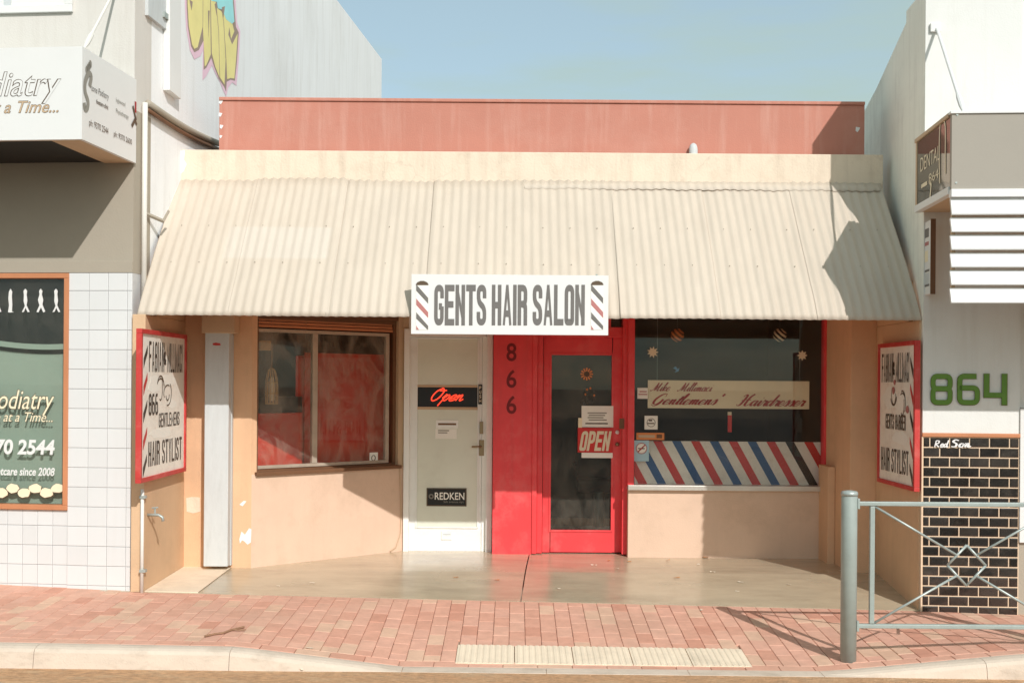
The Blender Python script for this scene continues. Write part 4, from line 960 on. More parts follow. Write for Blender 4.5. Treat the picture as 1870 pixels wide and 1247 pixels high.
for x in (770, 1090):
    uu, zz = at(x, 505, DS+.03); MB().tube([(uu, DS+.03, zz-.1), (uu, DS+.06, zz+.02)], .008, 6).build('hanger', M['steel'], ss)

# ---- weathered signs on the side walls of the recess
def side_sign(fr, ua, ub, za, zb, mirror, label):
    c = fr.w((ua+ub)/2, 0, za); t = thing('wall_sign', label, 'sign', c, 'weathered signs flanking the entry')
    MB(fr).box(ua, ub, 0, .02, za, zb).build('board', M['oldboard'], t)
    Wd, H = ub-ua, zb-za
    MB(fr).frame(ua-.02, ub+.02, za-.02, zb+.02, .036, -.015, .03).build('frame', M['signred'], t, bevel=.004)
    def U(s): return ua + (s if not mirror else s)*Wd
    def Z(s): return zb - s*H
    sm0, sm1 = (.06, .14) if not mirror else (.86, .94)
    for k in range(5):
        zt_ = .09+.185*k; P_ = [(U(sm0), Z(zt_+.09)), (U(sm1), Z(zt_)), (U(sm1), Z(zt_+.05)), (U(sm0), Z(zt_+.16))]
        if mirror: P_ = [(U(sm0), Z(zt_)), (U(sm1), Z(zt_+.09)), (U(sm1), Z(zt_+.16)), (U(sm0), Z(zt_+.05))]
        mb = MB(fr); mb.add([(a, -.002, b) for a, b in P_], [(0, 1, 2, 3)]); mb.build('stripe', M['signred'] if k % 2 else M['inkdark'], t, fix=False)
    l, r_ = (.17, .93) if not mirror else (.07, .83)
    def put(txt, s0, s1, t0, t1, m=M['inkdark'], **k): write_uz(t, 'lettering', fr, -.002, U(s0), U(s1), Z(t1), Z(t0), block(txt, **k), m)
    put('FABIAN', l, l+.33, .06, .27, w=.36, t=.115, gap=.1); put('&', l+.325, l+.375, .12, .22, w=.5, t=.16); put('MILLIMACI', l+.40, r_, .06, .27, w=.34, t=.11, gap=.11)
    if not mirror:
        put('866', l, l+.20, .42, .57, w=.42, t=.14); put('GENTLEMENS', l+.22, r_-.06, .56, .66, w=.45, t=.13)
    else:
        put('GENTS', l+.12, l+.36, .50, .61, m=M['brown'], w=.45, t=.15); put('BARBER', l+.40, l+.68, .50, .61, m=M['brown'], w=.45, t=.15)
    put('HAIR STYLIST', l, r_, .75, .92, w=.36, t=.12, space=.25)
    # torn paper patches
    rnd = random.Random(3 if mirror else 5)
    for cx_, cy_, a, b in ((.30, .36, .14, .06), (.62, .33, .16, .05), (.45, .70, .26, .035), (.7, .50, .12, .035)) if not mirror else ((.30, .38, .22, .08), (.62, .42, .18, .06), (.6, .67, .2, .05)):
        P_ = []
        for k in range(14):
            an = 2*math.pi*k/14; q_ = rnd.uniform(.75, 1.15); P_.append((U(cx_)+a*Wd*q_*math.cos(an), Z(cy_)+b*H*q_*math.sin(an)))
        mb = MB(fr); mb.prism(P_, 'v', -.0012, -.0004); mb.build('torn_paper', M['paper'], t)
    # line-drawn heads
    for cx_, cy_ in ((.42, .38), (.58, .42)) if not mirror else ((.42, .36), (.66, .42)):
        for k in range(3):
            ph = rnd.uniform(0, 6); rx, rz = rnd.uniform(.04, .09)*Wd, rnd.uniform(.05, .09)*H
            v2, f2 = stroke([(U(cx_)+rx*math.cos(ph+s*.33), Z(cy_)+rz*math.sin(ph+s*.33)) for s in range(9)], .011); mb = MB(fr); mb.add([(a, -.0030-.0003*k, b) for a, b in v2], f2); mb.build('drawn_line', M['brown'], t, fix=False)
    if mirror:
        for s_, q_, a in ((.42, .33, .04), (.45, .27, .03), (.80, .46, .04)):
            mb = MB(fr); mb.prism([(U(s_)+a*Wd*math.cos(2*math.pi*k/9)*rnd.uniform(.8, 1.2), Z(q_)+a*.7*H*math.sin(2*math.pi*k/9)) for k in range(9)], 'v', -.0046, -.0040); mb.build('paint_splash', M['rose'], t)
    return t
LW = Fr(XL+.045, 0, R(90)); RW = Fr(XR-.04, 0, R(-90))
u0 = LW.at(256, 740)[0]; u1 = LW.at(337, 740)[0]
side_sign(LW, u0, u1, LW.at(253, 878)[1], LW.at(253, 604)[1], False, 'weathered red-framed sign on the left wall, half in sunlight')
u0 = RW.at(1606, 760)[0]; u1 = RW.at(1672, 760)[0]
side_sign(RW, u0, u1, RW.at(1672, 893)[1], RW.at(1672, 626)[1], True, 'weathered red-framed sign on the shaded right wall')

# ---- tap and white pipe at the left wall's front end
pp = thing('water_pipe', 'white standpipe at the front edge of the left wall', 'pipe', (at(259, 1074, FRONT-.03)[0], FRONT-.03, z1(-3)))
uu, _ = at(259.5, 980, FRONT-.03)
MB().tube([(uu, FRONT-.03, z1(-3)-.02), (uu, FRONT-.03, at(259, 893, FRONT-.03)[1])], .014, 10).build('riser', M['pipe'], pp, smooth=True)
for y in (905, 1040): MB().px(254, 265, y, y+5, FRONT-.05, FRONT+.002).build('pipe_clip', M['steel'], pp)
tp = thing('garden_tap', 'small metal garden tap on the left recess wall', 'tap', (XL+.05, 9.46, at(272, 940, 9.4)[1]))
zz = at(270, 940, 9.45)[1]
MB().tube([(XL, 9.46, zz), (XL+.09, 9.46, zz), (XL+.12, 9.46, zz-.02), (XL+.125, 9.46, zz-.05)], .012, 8).build('spout', M['steel'], tp, smooth=True)
MB().tube([(XL+.06, 9.46, zz), (XL+.06, 9.46, zz+.05)], .008, 8).build('spindle', M['steel'], tp)
MB().tube([(XL+.035, 9.46, zz+.055), (XL+.085, 9.46, zz+.06)], .007, 8).build('handle', M['steel'], tp)

# ---- leaves and scraps on the entry floor
LV = [(1112, 1026, 0, 'dry orange leaf just left of the red door corner and cream dado'), (1150, 1028, 0, 'dry orange leaf at the foot of the red door frame'),
 (1085, 1034, 1, 'pale scrap lying before the red door'), (1127, 1041, 1, 'pale scrap right of centre before the red door'), (1020, 1067, 1, 'pale scrap beside the floor joint'),
 (1220, 1025, 0, 'dry leaf below the sunlit part of the right dado'), (1288, 1020, 0, 'dry leaf at the shadow edge under the right dado'), (1236, 1053, 0, 'dry leaf out on the floor before the right window'),
 (1275, 1033, 1, 'pale scrap close under the right dado'), (1302, 1046, 1, 'long pale scrap before the shaded right dado'), (1352, 1058, 1, 'upper of two pale scraps lying together on the right floor'),
 (1347, 1069, 1, 'lower of two pale scraps lying together on the right floor'), (1280, 1111, 1, 'pale scrap on the edge between floor and pavers'), (570, 1062, 1, 'pale scrap on the floor before the angled dado'),
 (508, 1067, 1, 'leftmost pale scrap on the concrete floor'), (832, 1053, 0, 'dry leaf on the floor before the white door'), (908, 1056, 0, 'dry leaf on the floor before the red panel'),
 (1440, 1061, 1, 'pale scrap near the shadow by the right pier'), (566, 1174, 1, 'pale scrap on the pavers above the sloping kerb'), (550, 1219, 1, 'pale scrap at the foot of the sloping kerb')]
for x, y, kd, lb in LV:
    dyy = y-CY-(x-CX)*math.sin(ROLL); D_ = FPX*(1.68 if y < 1090 else 1.76)/dyy
    if y > 1200: D_ = 7.60
    uu = at(x, y, D_)[0]; zg = (zfloor(uu, D_) if D_ > FRONT else (zf(uu, D_) if D_ > 7.75 else zroad(uu)+.01))+.005
    a = random.uniform(0, 6); s = random.uniform(.02, .036); n = 8; vs = []
    for k in range(n):
        t = 2*math.pi*k/n; r_ = s*(.35+.65*abs(math.cos(t)))*random.uniform(.8, 1.1); vs.append((uu+r_*math.cos(t+a), D_+r_*.7*math.sin(t+a), zg+random.uniform(0, .008)))
    vs.append((uu, D_, zg+.004)); mb = MB(); mb.add(vs, [(k, (k+1) % n, n) for k in range(n)])
    tag(mb.build('leaf' if kd == 0 else 'paper_scrap', M['leaf'] if kd == 0 else M['scrap'], fix=False), lb, 'leaf' if kd == 0 else 'litter', 'fallen leaves' if kd == 0 else 'scraps of litter')

tw0 = [(374, 1164), (392, 1160), (408, 1158), (424, 1152), (446, 1147)]
def gpt(x, y):
    D_ = 8.05
    for _ in range(6): D_ = FPX*(EYE-zf(at(x, y, D_)[0], D_))/(y-CY-(x-CX)*math.sin(ROLL))
    u_ = at(x, y, D_)[0]; return (u_, D_, zf(u_, D_)+.012)
twig = thing('twig', 'thin red-brown forked twig lying on the left pavers', 'twig', gpt(408, 1158))
MB().tube([gpt(x, y) for x, y in tw0], .007, 6).build('stem', M['rust'], twig)
MB().tube([gpt(424, 1152), gpt(436, 1153), gpt(449, 1152)], .005, 6).build('side_shoot', M['rust'], twig)

# ================================================================== clinic on the left
LB = Fr(-3.062, 9.40, R(-5.5)); LS = Fr(LB.ox, LB.oy, LB.rot + R(90))
clinic = thing('clinic_building', 'two-storey pale clinic with white tiled pillar and sign canopy, left edge', 'building', (LB.ox, LB.oy, -.05))
vend = LS.at(697, 150)[0]; ztop = LS.at(697, 108)[1]
zc = LB.at(180, 498)[1]                     # top of the tiled part
uj = LB.at(124, 720)[0]; uwl = uj - 1.75; zw0 = LB.at(60, 930)[1]; zw1 = zc
core = MB(LB); core.box(-7, -.001, .34, vend, -.3, ztop); body = core.build('wall', M['clinicside'], clinic)
MB(LB).box(-7, 0, .01, .34, LB.at(200, 200)[1], ztop).build('front_wall', M['clinic'], clinic)
MB(LB).box(-7, 0, .01, .34, zc, LB.at(200, 200)[1]-.0).build('shopfront_wall', M['tantrim'], clinic)
MB(LB).box(-7, .0, -.004, .012, zc, LB.at(200, 477)[1]).build('trim_strip', M['tantrim'], clinic, bevel=.002)
pil = MB(LB).box(uj, -.002, .008, .34, -.3, zc).build('pillar', M['grout'], clinic)
MB(LB).box(-7, uj-.001, .022, .30, -.3, zw0).build('wall_below_window', M['grout'], clinic)
MB(LB).box(-7, uwl-.06, .022, .34, zw0, zc).build('wall_beside_window', M['tantrim'], clinic)
MB(LB).box(uwl-.05, uj, .32, .335, zw0, zc).build('backing', M['black'], clinic)  # black sheet set in for the unlit room behind
def tile(fr, u0, u1, z0, z1_, v, th, m, parent, cache, gap=.003, bev=.003, name='tile', wob=.002):
    l, h = round(u1-u0-gap, 4), round(z1_-z0-gap, 4); key = (l, h)
    if key not in cache:
        a, c = l/2, h/2
        vs = [(-a,0,-c),(a,0,-c),(a,0,c),(-a,0,c),(-a,-th+bev*.6,-c),(a,-th+bev*.6,-c),(a,-th+bev*.6,c),(-a,-th+bev*.6,c),(-a+bev,-th,-c+bev),(a-bev,-th,-c+bev),(a-bev,-th,c-bev),(-a+bev,-th,c-bev)]
        fs = [(8,9,10,11)] + [(i, (i+1) % 4, 4+(i+1) % 4, 4+i) for i in range(4)] + [(4+i, 4+(i+1) % 4, 8+(i+1) % 4, 8+i) for i in range(4)]
        me = bpy.data.meshes.new(name); me.from_pydata(vs, [], fs); me.materials.append(m); cache[key] = me
    o = bpy.data.objects.new(name, cache[key]); C.objects.link(o); o.location = fr.w((u0+u1)/2, v, (z0+z1_)/2)
    o.rotation_euler = (random.uniform(-wob, wob), 0, fr.rot+random.uniform(-wob, wob)); par(o, parent); return o
TC = {}
zt0 = LB.at(180, 531)[1]; tp_ = .1575
rows = [zc-.002] + [zt0 - k*tp_ for k in range(17)]
cols = [uj+.001, LB.at(161.5, 700)[0], LB.at(196.5, 700)[0], LB.at(231.5, 700)[0], -.003]
for za, zb in zip(rows[1:], rows):
    if zb < -.12: break
    for a, b in zip(cols, cols[1:]): tile(LB, a, b, max(za, -.14), zb, .008, .009, M['tilewhite'], pil, TC)
wbl = [o for o in clinic.children if o.name.startswith('wall_below')][0]
for za, zb in zip(rows[1:], rows):
    if zb > zw0+.03: continue
    if zb < -.12: break
    for k in range(14): tile(LB, uj-.127*(k+1), uj-.127*k, max(za, -.14), min(zb, zw0-.002), .022, .009, M['tilewhite'], wbl, TC)
cw = MB(LB).frame(uwl-.045, uj+.005, zw0, zw1-.004, .04, -.012, .075).build('window', M['timber'], clinic, bevel=.004)
MB(LB).box(uwl-.01, uj-.034, .030, .034, zw0+.038, zw1-.042).build('pane', G, cw)
# sage film with wave-shaped top and the white and dark bands over it
def wave(u): return LB.at(60, 634, .09)[1] + .055*math.cos((u-uj)/1.2*math.pi - 2.6) - .0
us = [uwl + (uj-.035-uwl)*i/24 for i in range(25)]
def band(name, lo, hi, v, m):
    mb = MB(LB); n = len(us); mb.add([(u, v, lo(u)) for u in us] + [(u, v, hi(u)) for u in us] + [(u, v+.004, lo(u)) for u in us] + [(u, v+.004, hi(u)) for u in us], [(i, i+1, n+i+1, n+i) for i in range(n-1)] + [(2*n+i, 3*n+i, 3*n+i+1, 2*n+i+1) for i in range(n-1)])
    return mb.build(name, m, cw, fix=False)
band('window_film', lambda u: zw0+.04, wave, .090, M['film'])
band('film_edge', wave, lambda u: wave(u)+.034, .088, M['black'])
band('film_band', lambda u: wave(u)+.034, lambda u: wave(u)+.078, .040, M['film'])
MB(LB).box(uwl, uj-.035, .16, .17, zw0+.04, zw1-.04).build('dark_interior_sheet', M['black'], cw)  # black sheet painting in the dark interior behind the glass
# walking figures along the top of the glass
FIG = [[(-.25,0),(-.02,.45),(-.12,.8),(-.1,1.25),(-.14,1.55),(0,1.72),(.14,1.55),(.1,1.3),(.16,.85),(.1,.5),(.34,.02),(.2,0),(.03,.32),(-.1,.02)],
       [(-.18,0),(-.1,.5),(-.16,1.0),(-.12,1.5),(0,1.72),(.13,1.5),(.1,1.2),(.14,.6),(.12,.05),(.28,0),(-.05,-.03)],
       [(-.3,.02),(-.08,.5),(-.2,.9),(-.08,1.3),(-.12,1.55),(0,1.72),(.14,1.55),(.09,1.3),(.2,.9),(.14,.55),(.36,.05),(.22,-.02),(.04,.35),(-.16,-.02)]]
for k, (x, f) in enumerate(((102, 0), (74, 2), (46, 0), (19, 1), (-6, 2), (-32, 0), (-58, 1))):
    fu, fz = LB.at(x, 570, .024); s = .11; mb = MB(LB); mb.prism([(fu+a*s, fz+b*s) for a, b in FIG[f]], 'v', .022, .026); mb.build('walking_figure', M['board'], cw)
def lettered(txt, x0, x1, y0, y1, v, parent, fr, m, mo=None, shear=.3, bold=.0, grow=.02):
    write(parent, 'lettering', fr, v, x0, x1, y0, y1, sans(txt, shear, bold), m)
    if mo: write(parent, 'letter_outline', fr, v+.0015, x0-1.0, x1+1.0, y0-1.0, y1+1.0, sans(txt, shear, bold+grow), mo)
lettered('Podiatry', -22, 99, 712, 758, .026, cw, LB, M['cream_sign'], M['brown'])
lettered('One Step at a Time...', -76, 96, 752, 775, .026, cw, LB, M['cream_sign'], M['brown'], shear=.35)
lettered('9370 2544', -42, 100, 802, 830, .026, cw, LB, M['board'], None, shear=.12, bold=.03)
lettered('Footcare since 2008', -22, 100, 853, 868, .026, cw, LB, M['board'], None, shear=.2, bold=.02)
rnd = random.Random(11)
for k in range(14):
    x = 108-k*20.5; cy_ = 891 if k % 2 == 0 else 899; fu, fz = LB.at(x, cy_, .05); mb = MB(LB)
    P_ = [(fu+.055*math.cos(t)*rnd.uniform(.88, 1.1), fz+.038*math.sin(t)*rnd.uniform(.88, 1.1)) for t in [2*math.pi*q_/14 for q_ in range(14)]]
    mb.prism(P_, 'v', .024-.001*(k % 2), .028); mb.build('printed_toe', M['cream_sign'], cw)
    mb = MB(LB); mb.prism([(fu+(a-fu)*1.12, fz+(b-fz)*1.14-.004) for a, b in P_], 'v', .0285, .0295); mb.build('toe_outline', M['brown'], cw)
# sign canopy
VD = -.93
ucr = LB.at(150, 170, VD)[0]; zb0, zb1 = LB.at(150, 254.5, VD)[1], LB.at(150, 85, VD)[1]
can = MB(LB); can.box(-5, ucr, VD, VD+.03, zb0, zb1); canopy = can.build('canopy', M['board'], clinic)
MB(LB).box(ucr-.03, ucr+.0005, VD+.0305, .005, zb0+.001, zb1-.001).build('side_fascia', M['board'], canopy)
MB(LB).box(-5, ucr-.031, VD+.031, .005, zb1-.05, zb1-.01).build('canopy_top', M['steel'], canopy)
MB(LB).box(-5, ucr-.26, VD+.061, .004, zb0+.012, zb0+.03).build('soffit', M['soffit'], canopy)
MB(LB).box(-5, ucr-.031, VD+.031, VD+.06, zb0+.004, zb0+.02).build('soffit_rim', M['tanpaint'], canopy)
MB(LB).box(ucr-.26, ucr-.031, VD+.0605, .004, zb0+.004, zb0+.02).build('soffit_rim', M['tanpaint'], canopy)
lettered('Podiatry', -76, 111, 132, 190, VD-.003, canopy, LB, M['board'], M['brown'], bold=-.006, grow=.02)
lettered('One Step at a Time...', -140, 106, 186, 214, VD-.003, canopy, LB, M['tanpaint'], M['brown'], shear=.35, grow=.018)
SF = Fr(*LB.w(ucr+.001, 0, 0)[:2], LB.rot+R(90))       # side fascia plane
def sd(txt, x0, x1, y0, y1, m, **k):
    write(canopy, 'lettering', SF, -.003, x0, x1, y0, y1, sans(txt, **k), m)
sd('tone Podiatry', 167, 199, 163, 178, M['ink'], shear=.2); sd('footcare clinic', 176, 198, 187, 195, M['brown'], shear=.2, bold=.02)
sd('Inglewood', 212, 229, 183, 193, M['papertext']); sd('Physiotherapy', 212, 235, 204, 215, M['papertext'])
sd('ph: 9370 2544', 163, 198, 226, 241, M['brown']); sd('ph: 9370 2600', 208, 241, 247, 260, M['brown'])
mb = MB(SF); v2, f2 = stroke([SF.at(x, y) for x, y in crom([(163, 158), (166, 140), (161, 135), (155, 150), (155, 168), (160, 185), (159, 197), (155, 199), (153, 188)], 5)], .045)
mb.add([(a, -.003, b) for a, b in v2], f2); mb.build('logo_letter', M['papertext'], canopy, fix=False)
for k in range(4):
    a, b = SF.at(158+k*2.2, 128-k*3.5); mb = MB(SF); mb.prism([(a+.022*math.cos(t), b+.03*math.sin(t)) for t in [2*math.pi*q_/9 for q_ in range(9)]], 'v', -.0032, -.0026); mb.build('logo_toe', M['papertext'], canopy)
for p_, m in ((((242, 194), (248, 220)), M['brown']), (((247, 186), (247, 206)), M['inkred']), (((240, 231), (246, 219), (249, 229)), M['brown'])):
    v2, f2 = stroke([SF.at(x, y) for x, y in p_], .03); mb = MB(SF); mb.add([(a, -.0035, b) for a, b in v2], f2); mb.build('logo_figure', m, canopy, fix=False)
# stays of the canopy
e = LB.at(151, 82, VD+.06); s = LB.at(206, 2, .0)
w_ = [(e[0], VD+.06, zb1-.02), (s[0]+.03, .005, s[1]+.12)]
MB(LB).tube(w_, .011, 8).build('stay_wire', M['pipe'], canopy)
p0, p1 = Vector(w_[0]), Vector(w_[1]); MB(LB).tube([tuple(p0.lerp(p1, .06)), tuple(p0.lerp(p1, .12)), tuple(p0.lerp(p1, .22)), tuple(p0.lerp(p1, .28))], [.011, .02, .02, .011], 8).build('turnbuckle', M['pipe'], canopy)
# upstairs window
zwb = LB.at(80, 24)[1]; uw1 = LB.at(133, 10)[0]
uwn = MB(LB).frame(uw1-2.0, uw1, zwb, zwb+1.3, .06, -.02, .008).build('upper_window', M['white'], clinic, bevel=.004)
MB(LB).box(uw1-1.94, uw1-.06, -.004, .004, zwb+.06, zwb+1.24).build('blind', M['white'], uwn)
MB(LB).box(LB.at(15, 10)[0]-.03, LB.at(15, 10)[0]+.03, -.016, -.005, zwb+.06, zwb+1.24).build('mullion', M['grey'], uwn)
# side wall: white duct, corner pipe, sloping flashing, graffiti
def lsbox(x0, x1, y0, y1, th): return MB(LS).px(x0, x1, y0, y1, -th, 0)
duct = MB(LS); pts = [LS.at(x, y, -.06) for x, y in ((310, 165), (331, 182), (331, -60), (310, -60))]
duct.prism(pts, 'v', -.06, -.001); dct = duct.build('duct', M['white'], clinic, bevel=.006); dct['label'] = 'white boxed duct on the side wall'
mb = MB(LS); mb.prism([LS.at(x, y, -.03) for x, y in ((271, 28), (309, 58), (309, -60), (271, -60))], 'v', -.03, -.001); mb.build('side_panel', M['grey'], clinic)
MB(LS).px(301, 308, 24, 34, -.05, -.03).build('hook', M['steel'], clinic)
a, b = LS.at(270, 189, -.03), LS.at(399, 262, -.03); k_ = [(a[0]+(b[0]-a[0])*t, -.03, a[1]+(b[1]-a[1])*t - .03*math.sin(t*3.1)) for t in [i/8 for i in range(9)]]
fl2 = MB(LS); fl2.tube(k_, .030, 8); fl2.build('wall_flashing', M['tantrim'], clinic, smooth=True)
fl3 = MB(LS); fl3.tube([(p[0], -.03, p[2]-.055) for p in k_], .018, 8); fl3.build('wall_flashing', M['wood_dark'], clinic, smooth=True)
a = LS.at(265, 188, -.03)
tag(MB(LS).tube([(a[0], -.03, a[1]), (a[0], -.03, 2.2)], .022, 10).build('corner_pipe', M['pipe'], smooth=True), 'white vertical pipe on the clinic corner above the awning', 'pipe')
gr = bpy.data.objects.new('graffiti', None); C.objects.link(gr); gq = LS.at(388, 60, 0); gr.location = LS.w(gq[0], 0, gq[1]); par(gr, clinic)
gr['label'] = 'yellow and blue drippy graffiti lettering with pink outline on the side wall'
def gpoly(pts, v, m, name='painted_shape'):
    mb = MB(LS); mb.prism([LS.at(x, y, v) for x, y in pts], 'v', v, v+.0006); mb.build(name, m, gr)
gpoly([(336, -90), (338, 10), (340, 50), (347, 92), (355, 109), (366, 103), (371, 92), (370, 147), (376, 141), (387, 120), (393, 134), (402, 151), (408, 166), (413, 177), (417, 160), (424, 151), (432, 157), (436, 112), (439, 58), (433, 42), (430, 0), (428, -90)], -.002, M['gpink'])
gpoly([(339, -90), (341, 12), (343, 48), (349, 85), (355, 96), (363, 92), (372, 74), (372, 128), (377, 124), (386, 106), (391, 122), (400, 145), (410, 160), (413, 168), (414, 150), (421, 146), (429, 148), (433, 110), (436, 60), (431, 50), (427, 0), (426, -90)], -.0032, M['gdark'])
gpoly([(341, -90), (343, 12), (345, 48), (351, 82), (355, 90), (361, 87), (370, 50), (371, -90)], -.0044, M['gyellow'])
gpoly([(371.6, -90), (371, 55), (374, 122), (377, 119), (385, 100), (384, 20), (383, -90)], -.0044, M['gyellow'])
gpoly([(384, -90), (385.5, 20), (387, 98), (393, 122), (401, 142), (399, 60), (395, 15), (394, 5)], -.0044, M['gyellow'])
gpoly([(396, 15), (400, 60), (402, 142), (410, 155), (412, 110), (408, 40), (405, 22)], -.0044, M['gyellow'])
gpoly([(406, 24), (409, 40), (413.5, 110), (415, 145), (421, 143), (428, 144), (431, 110), (434, 62), (424, 82), (417, 64), (419, 50), (422, 72), (428, 58), (424, 42)], -.0044, M['gyellow'])
gpoly([(385, -90), (386, 2), (396, 4), (398, 16), (406, 18), (413, 36), (424, 44), (428, 40), (425, 0), (424, -90)], -.0052, M['gblue'])
for p_ in ([(346, 0), (350, 20), (352, 4)], [(392, 8), (396, 30), (395, 6)], [(380, 20), (381, 70), (383, 20)], [(405, 14), (408, 34), (411, 12)]): gpoly(p_, -.0060, M['gdark'], 'painted_line')

# ================================================================== dental building on the right
RB = Fr(at(1684, 800, 9.35)[0], 9.35, R(-4.5)); RS = Fr(RB.ox, RB.oy, RB.rot - R(90))
dental = thing('dental_building', 'white building with black tiled pier and louvred canopy, right edge', 'building', (RB.ox, RB.oy, -.15))
ur_ = RB.at(1861, 850)[0]; ztile = RB.at(1770, 798)[1]; zcr = 4.81
def rs(px, py):                       # point on the side plane: (v, z)
    u, z = RS.at(px, py); return (-u, z)
prof = [(.0, -.3), (.0, zcr), (rs(1655, 40)[0], zcr), rs(1655, 42), rs(1600, 163), rs(1574, 212), rs(1566, 228), rs(1561, 246), (rs(1561, 246)[0]+.02, 2.6), (rs(1561, 246)[0]+.02, -.3)]
mb = MB(RB); mb.prism(prof, 'u', .0, .26); mb.build('side_wall', M['rightside'], dental)
MB(RB).box(.002, ur_, -.004, .24, ztile+.02, zcr-.001).build('front_wall', M['rightwall'], dental)
MB(RB).box(ur_, 4.5, .04, .24, RB.at(1865, 745)[1]+.0, zcr-.002).build('front_wall', M['rightwall'], dental)
MB(RB).box(.27, 4.5, .25, 6, -.3, 4.2).build('rear_body', M['rightwall'], dental)
MB(RB).box(ur_+.001, ur_+.10, -.02, .2, RB.at(1866, 990)[1], RB.at(1866, 746)[1]).build('door_jamb', M['white'], dental, bevel=.004)
MB(RB).box(ur_+.001, ur_+.5, .01, .2, -.3, RB.at(1866, 991)[1]).build('door_plinth', M['tantrim'], dental)
MB(RB).box(ur_+.10, ur_+1.2, .1, .14, -.15, RB.at(1866, 746)[1]).build('shop_door', M['black'], dental)
tb = MB(RB).box(.001, ur_-.001, -.006, .2, -.3, ztile).build('tiled_base', M['groutpale'], dental)
MB(RB).box(-.004, ur_+.004, -.022, .0, ztile, ztile+.032).build('trim_strip', M['timber'], dental, bevel=.006)
MB(RB).box(-.006, .004, -.016, .006, -.2, ztile).build('corner_strip', M['groutpale'], dental)
TB = {}; rh = (RB.at(1770, 800)[1]-RB.at(1770, 1111)[1])/17.2; tw_ = ur_/4.88
zr = ztile-.004; row = 0
while zr > -.2:
    off = -tw_*.62 if row % 2 == 0 else -tw_*.12
    x = off
    while x < ur_:
        a, b = max(x, .006), min(x+tw_, ur_-.004)
        if b-a > .02: tile(RB, a, b, zr-rh, zr, -.006, .008, M['tileblack'], tb, TB, gap=.010, bev=.008, wob=.014)
        x += tw_
    zr -= rh; row += 1
# scrawl on the tiles
for ln, x0, x1, y0, y1 in (('Red', 1706, 1734, 803, 817), ('Son', 1737, 1774, 802, 817)):
    write(dental, 'scrawl', RB, -.0165, x0, x1, y0, y1, pen(ln, slant=.15, nib=(.1, .1), thin=.24), M['chip'])
# green street number
for ch, x0, x1 in (('8', 1700, 1739), ('6', 1748.5, 1789), ('4', 1797, 1839)):
    g = block(ch, .74, .155, .05, rr=.16)
    write(dental, 'numeral', RB, -.020, x0, x1, 683, 739, g, M['green'])
    vs, fs = g; n = len(vs)
    write(dental, 'numeral_edge', RB, -.010, x0-1.0, x1+1.0, 682, 740.2, block(ch, .74, .175, .05, rr=.16), M['olive'])
# canopy box
VR = -.98
uc0 = RB.at(1738, 280, VR)[0]; zf0, zf1 = RB.at(1800, 345, VR)[1], RB.at(1800, 203, VR)[1]
rc = MB(RB).box(uc0, 4.5, VR, VR+.04, zf0, zf1-.018).build('canopy', M['taupe'], dental)
MB(RB).box(uc0-.012, 4.5, VR-.012, VR+.05, zf1-.018, zf1).build('top_trim', M['white'], rc, bevel=.003)
MB(RB).box(uc0-.014, uc0+.035, VR+.05, -.006, zf1-.030, zf1-.001).build('top_trim', M['tanpaint'], rc, bevel=.003)
MB(RB).box(uc0+.04, 4.5, VR+.04, -.006, zf1-.06, zf1-.03).build('canopy_top', M['steel'], rc)
MB(RB).box(uc0+.0, uc0+.03, VR+.042, -.006, zf0+.025, zf1-.031).build('side_panel', M['acrylic'], rc)
MB(RB).box(uc0-.012, uc0+.04, VR+.042, -.006, zf0-.03, zf0+.024).build('bottom_trim', M['white'], rc, bevel=.003)
MB(RB).box(uc0-.004, uc0+.032, -.05, -.007, zf0+.0245, zf1-.0305).build('end_trim', M['tanpaint'], rc)
MB(RB).box(uc0+.041, 4.5, VR+.06, -.006, zf0-.025, zf0-.0).build('soffit', M['tanpaint'], rc)
for x, y in ((1748, 210), (1746, 334)):
    uu, zz = RB.at(x, y, VR); MB(RB).tube([(uu, VR, zz), (uu, VR-.004, zz)], .008, 8).build('screw', M['steel'], rc)
SP = Fr(*RB.w(uc0, 0, 0)[:2], RB.rot-R(90))
def sp(txt, x0, x1, y0, y1, **k): write(rc, 'lettering', SP, -.003, x0, x1, y0, y1, sans(txt, **k), M['star'])
sp('DENTAL', 1681, 1716, 277, 303); sp('864', 1696, 1714, 313, 330)
for p_ in ([(1683, 341), (1694, 334)], [(1699, 362), (1701, 338), (1697, 330)]):
    v2, f2 = stroke([SP.at(x, y) for x, y in p_], .03); mb = MB(SP); mb.add([(a, -.003, b) for a, b in v2], f2); mb.build('logo_mark', M['star'], rc, fix=False)
for p_ in ([(1717, 335), (1716, 270), (1718, 225), (1723, 219), (1727, 232), (1727, 280), (1727, 318)],):
    v2, f2 = stroke([SP.at(x, y) for x, y in crom(p_)], .022); mb = MB(SP); mb.add([(a, -.0035, b) for a, b in v2], f2); mb.build('logo_tooth', M['star'], rc, fix=False)
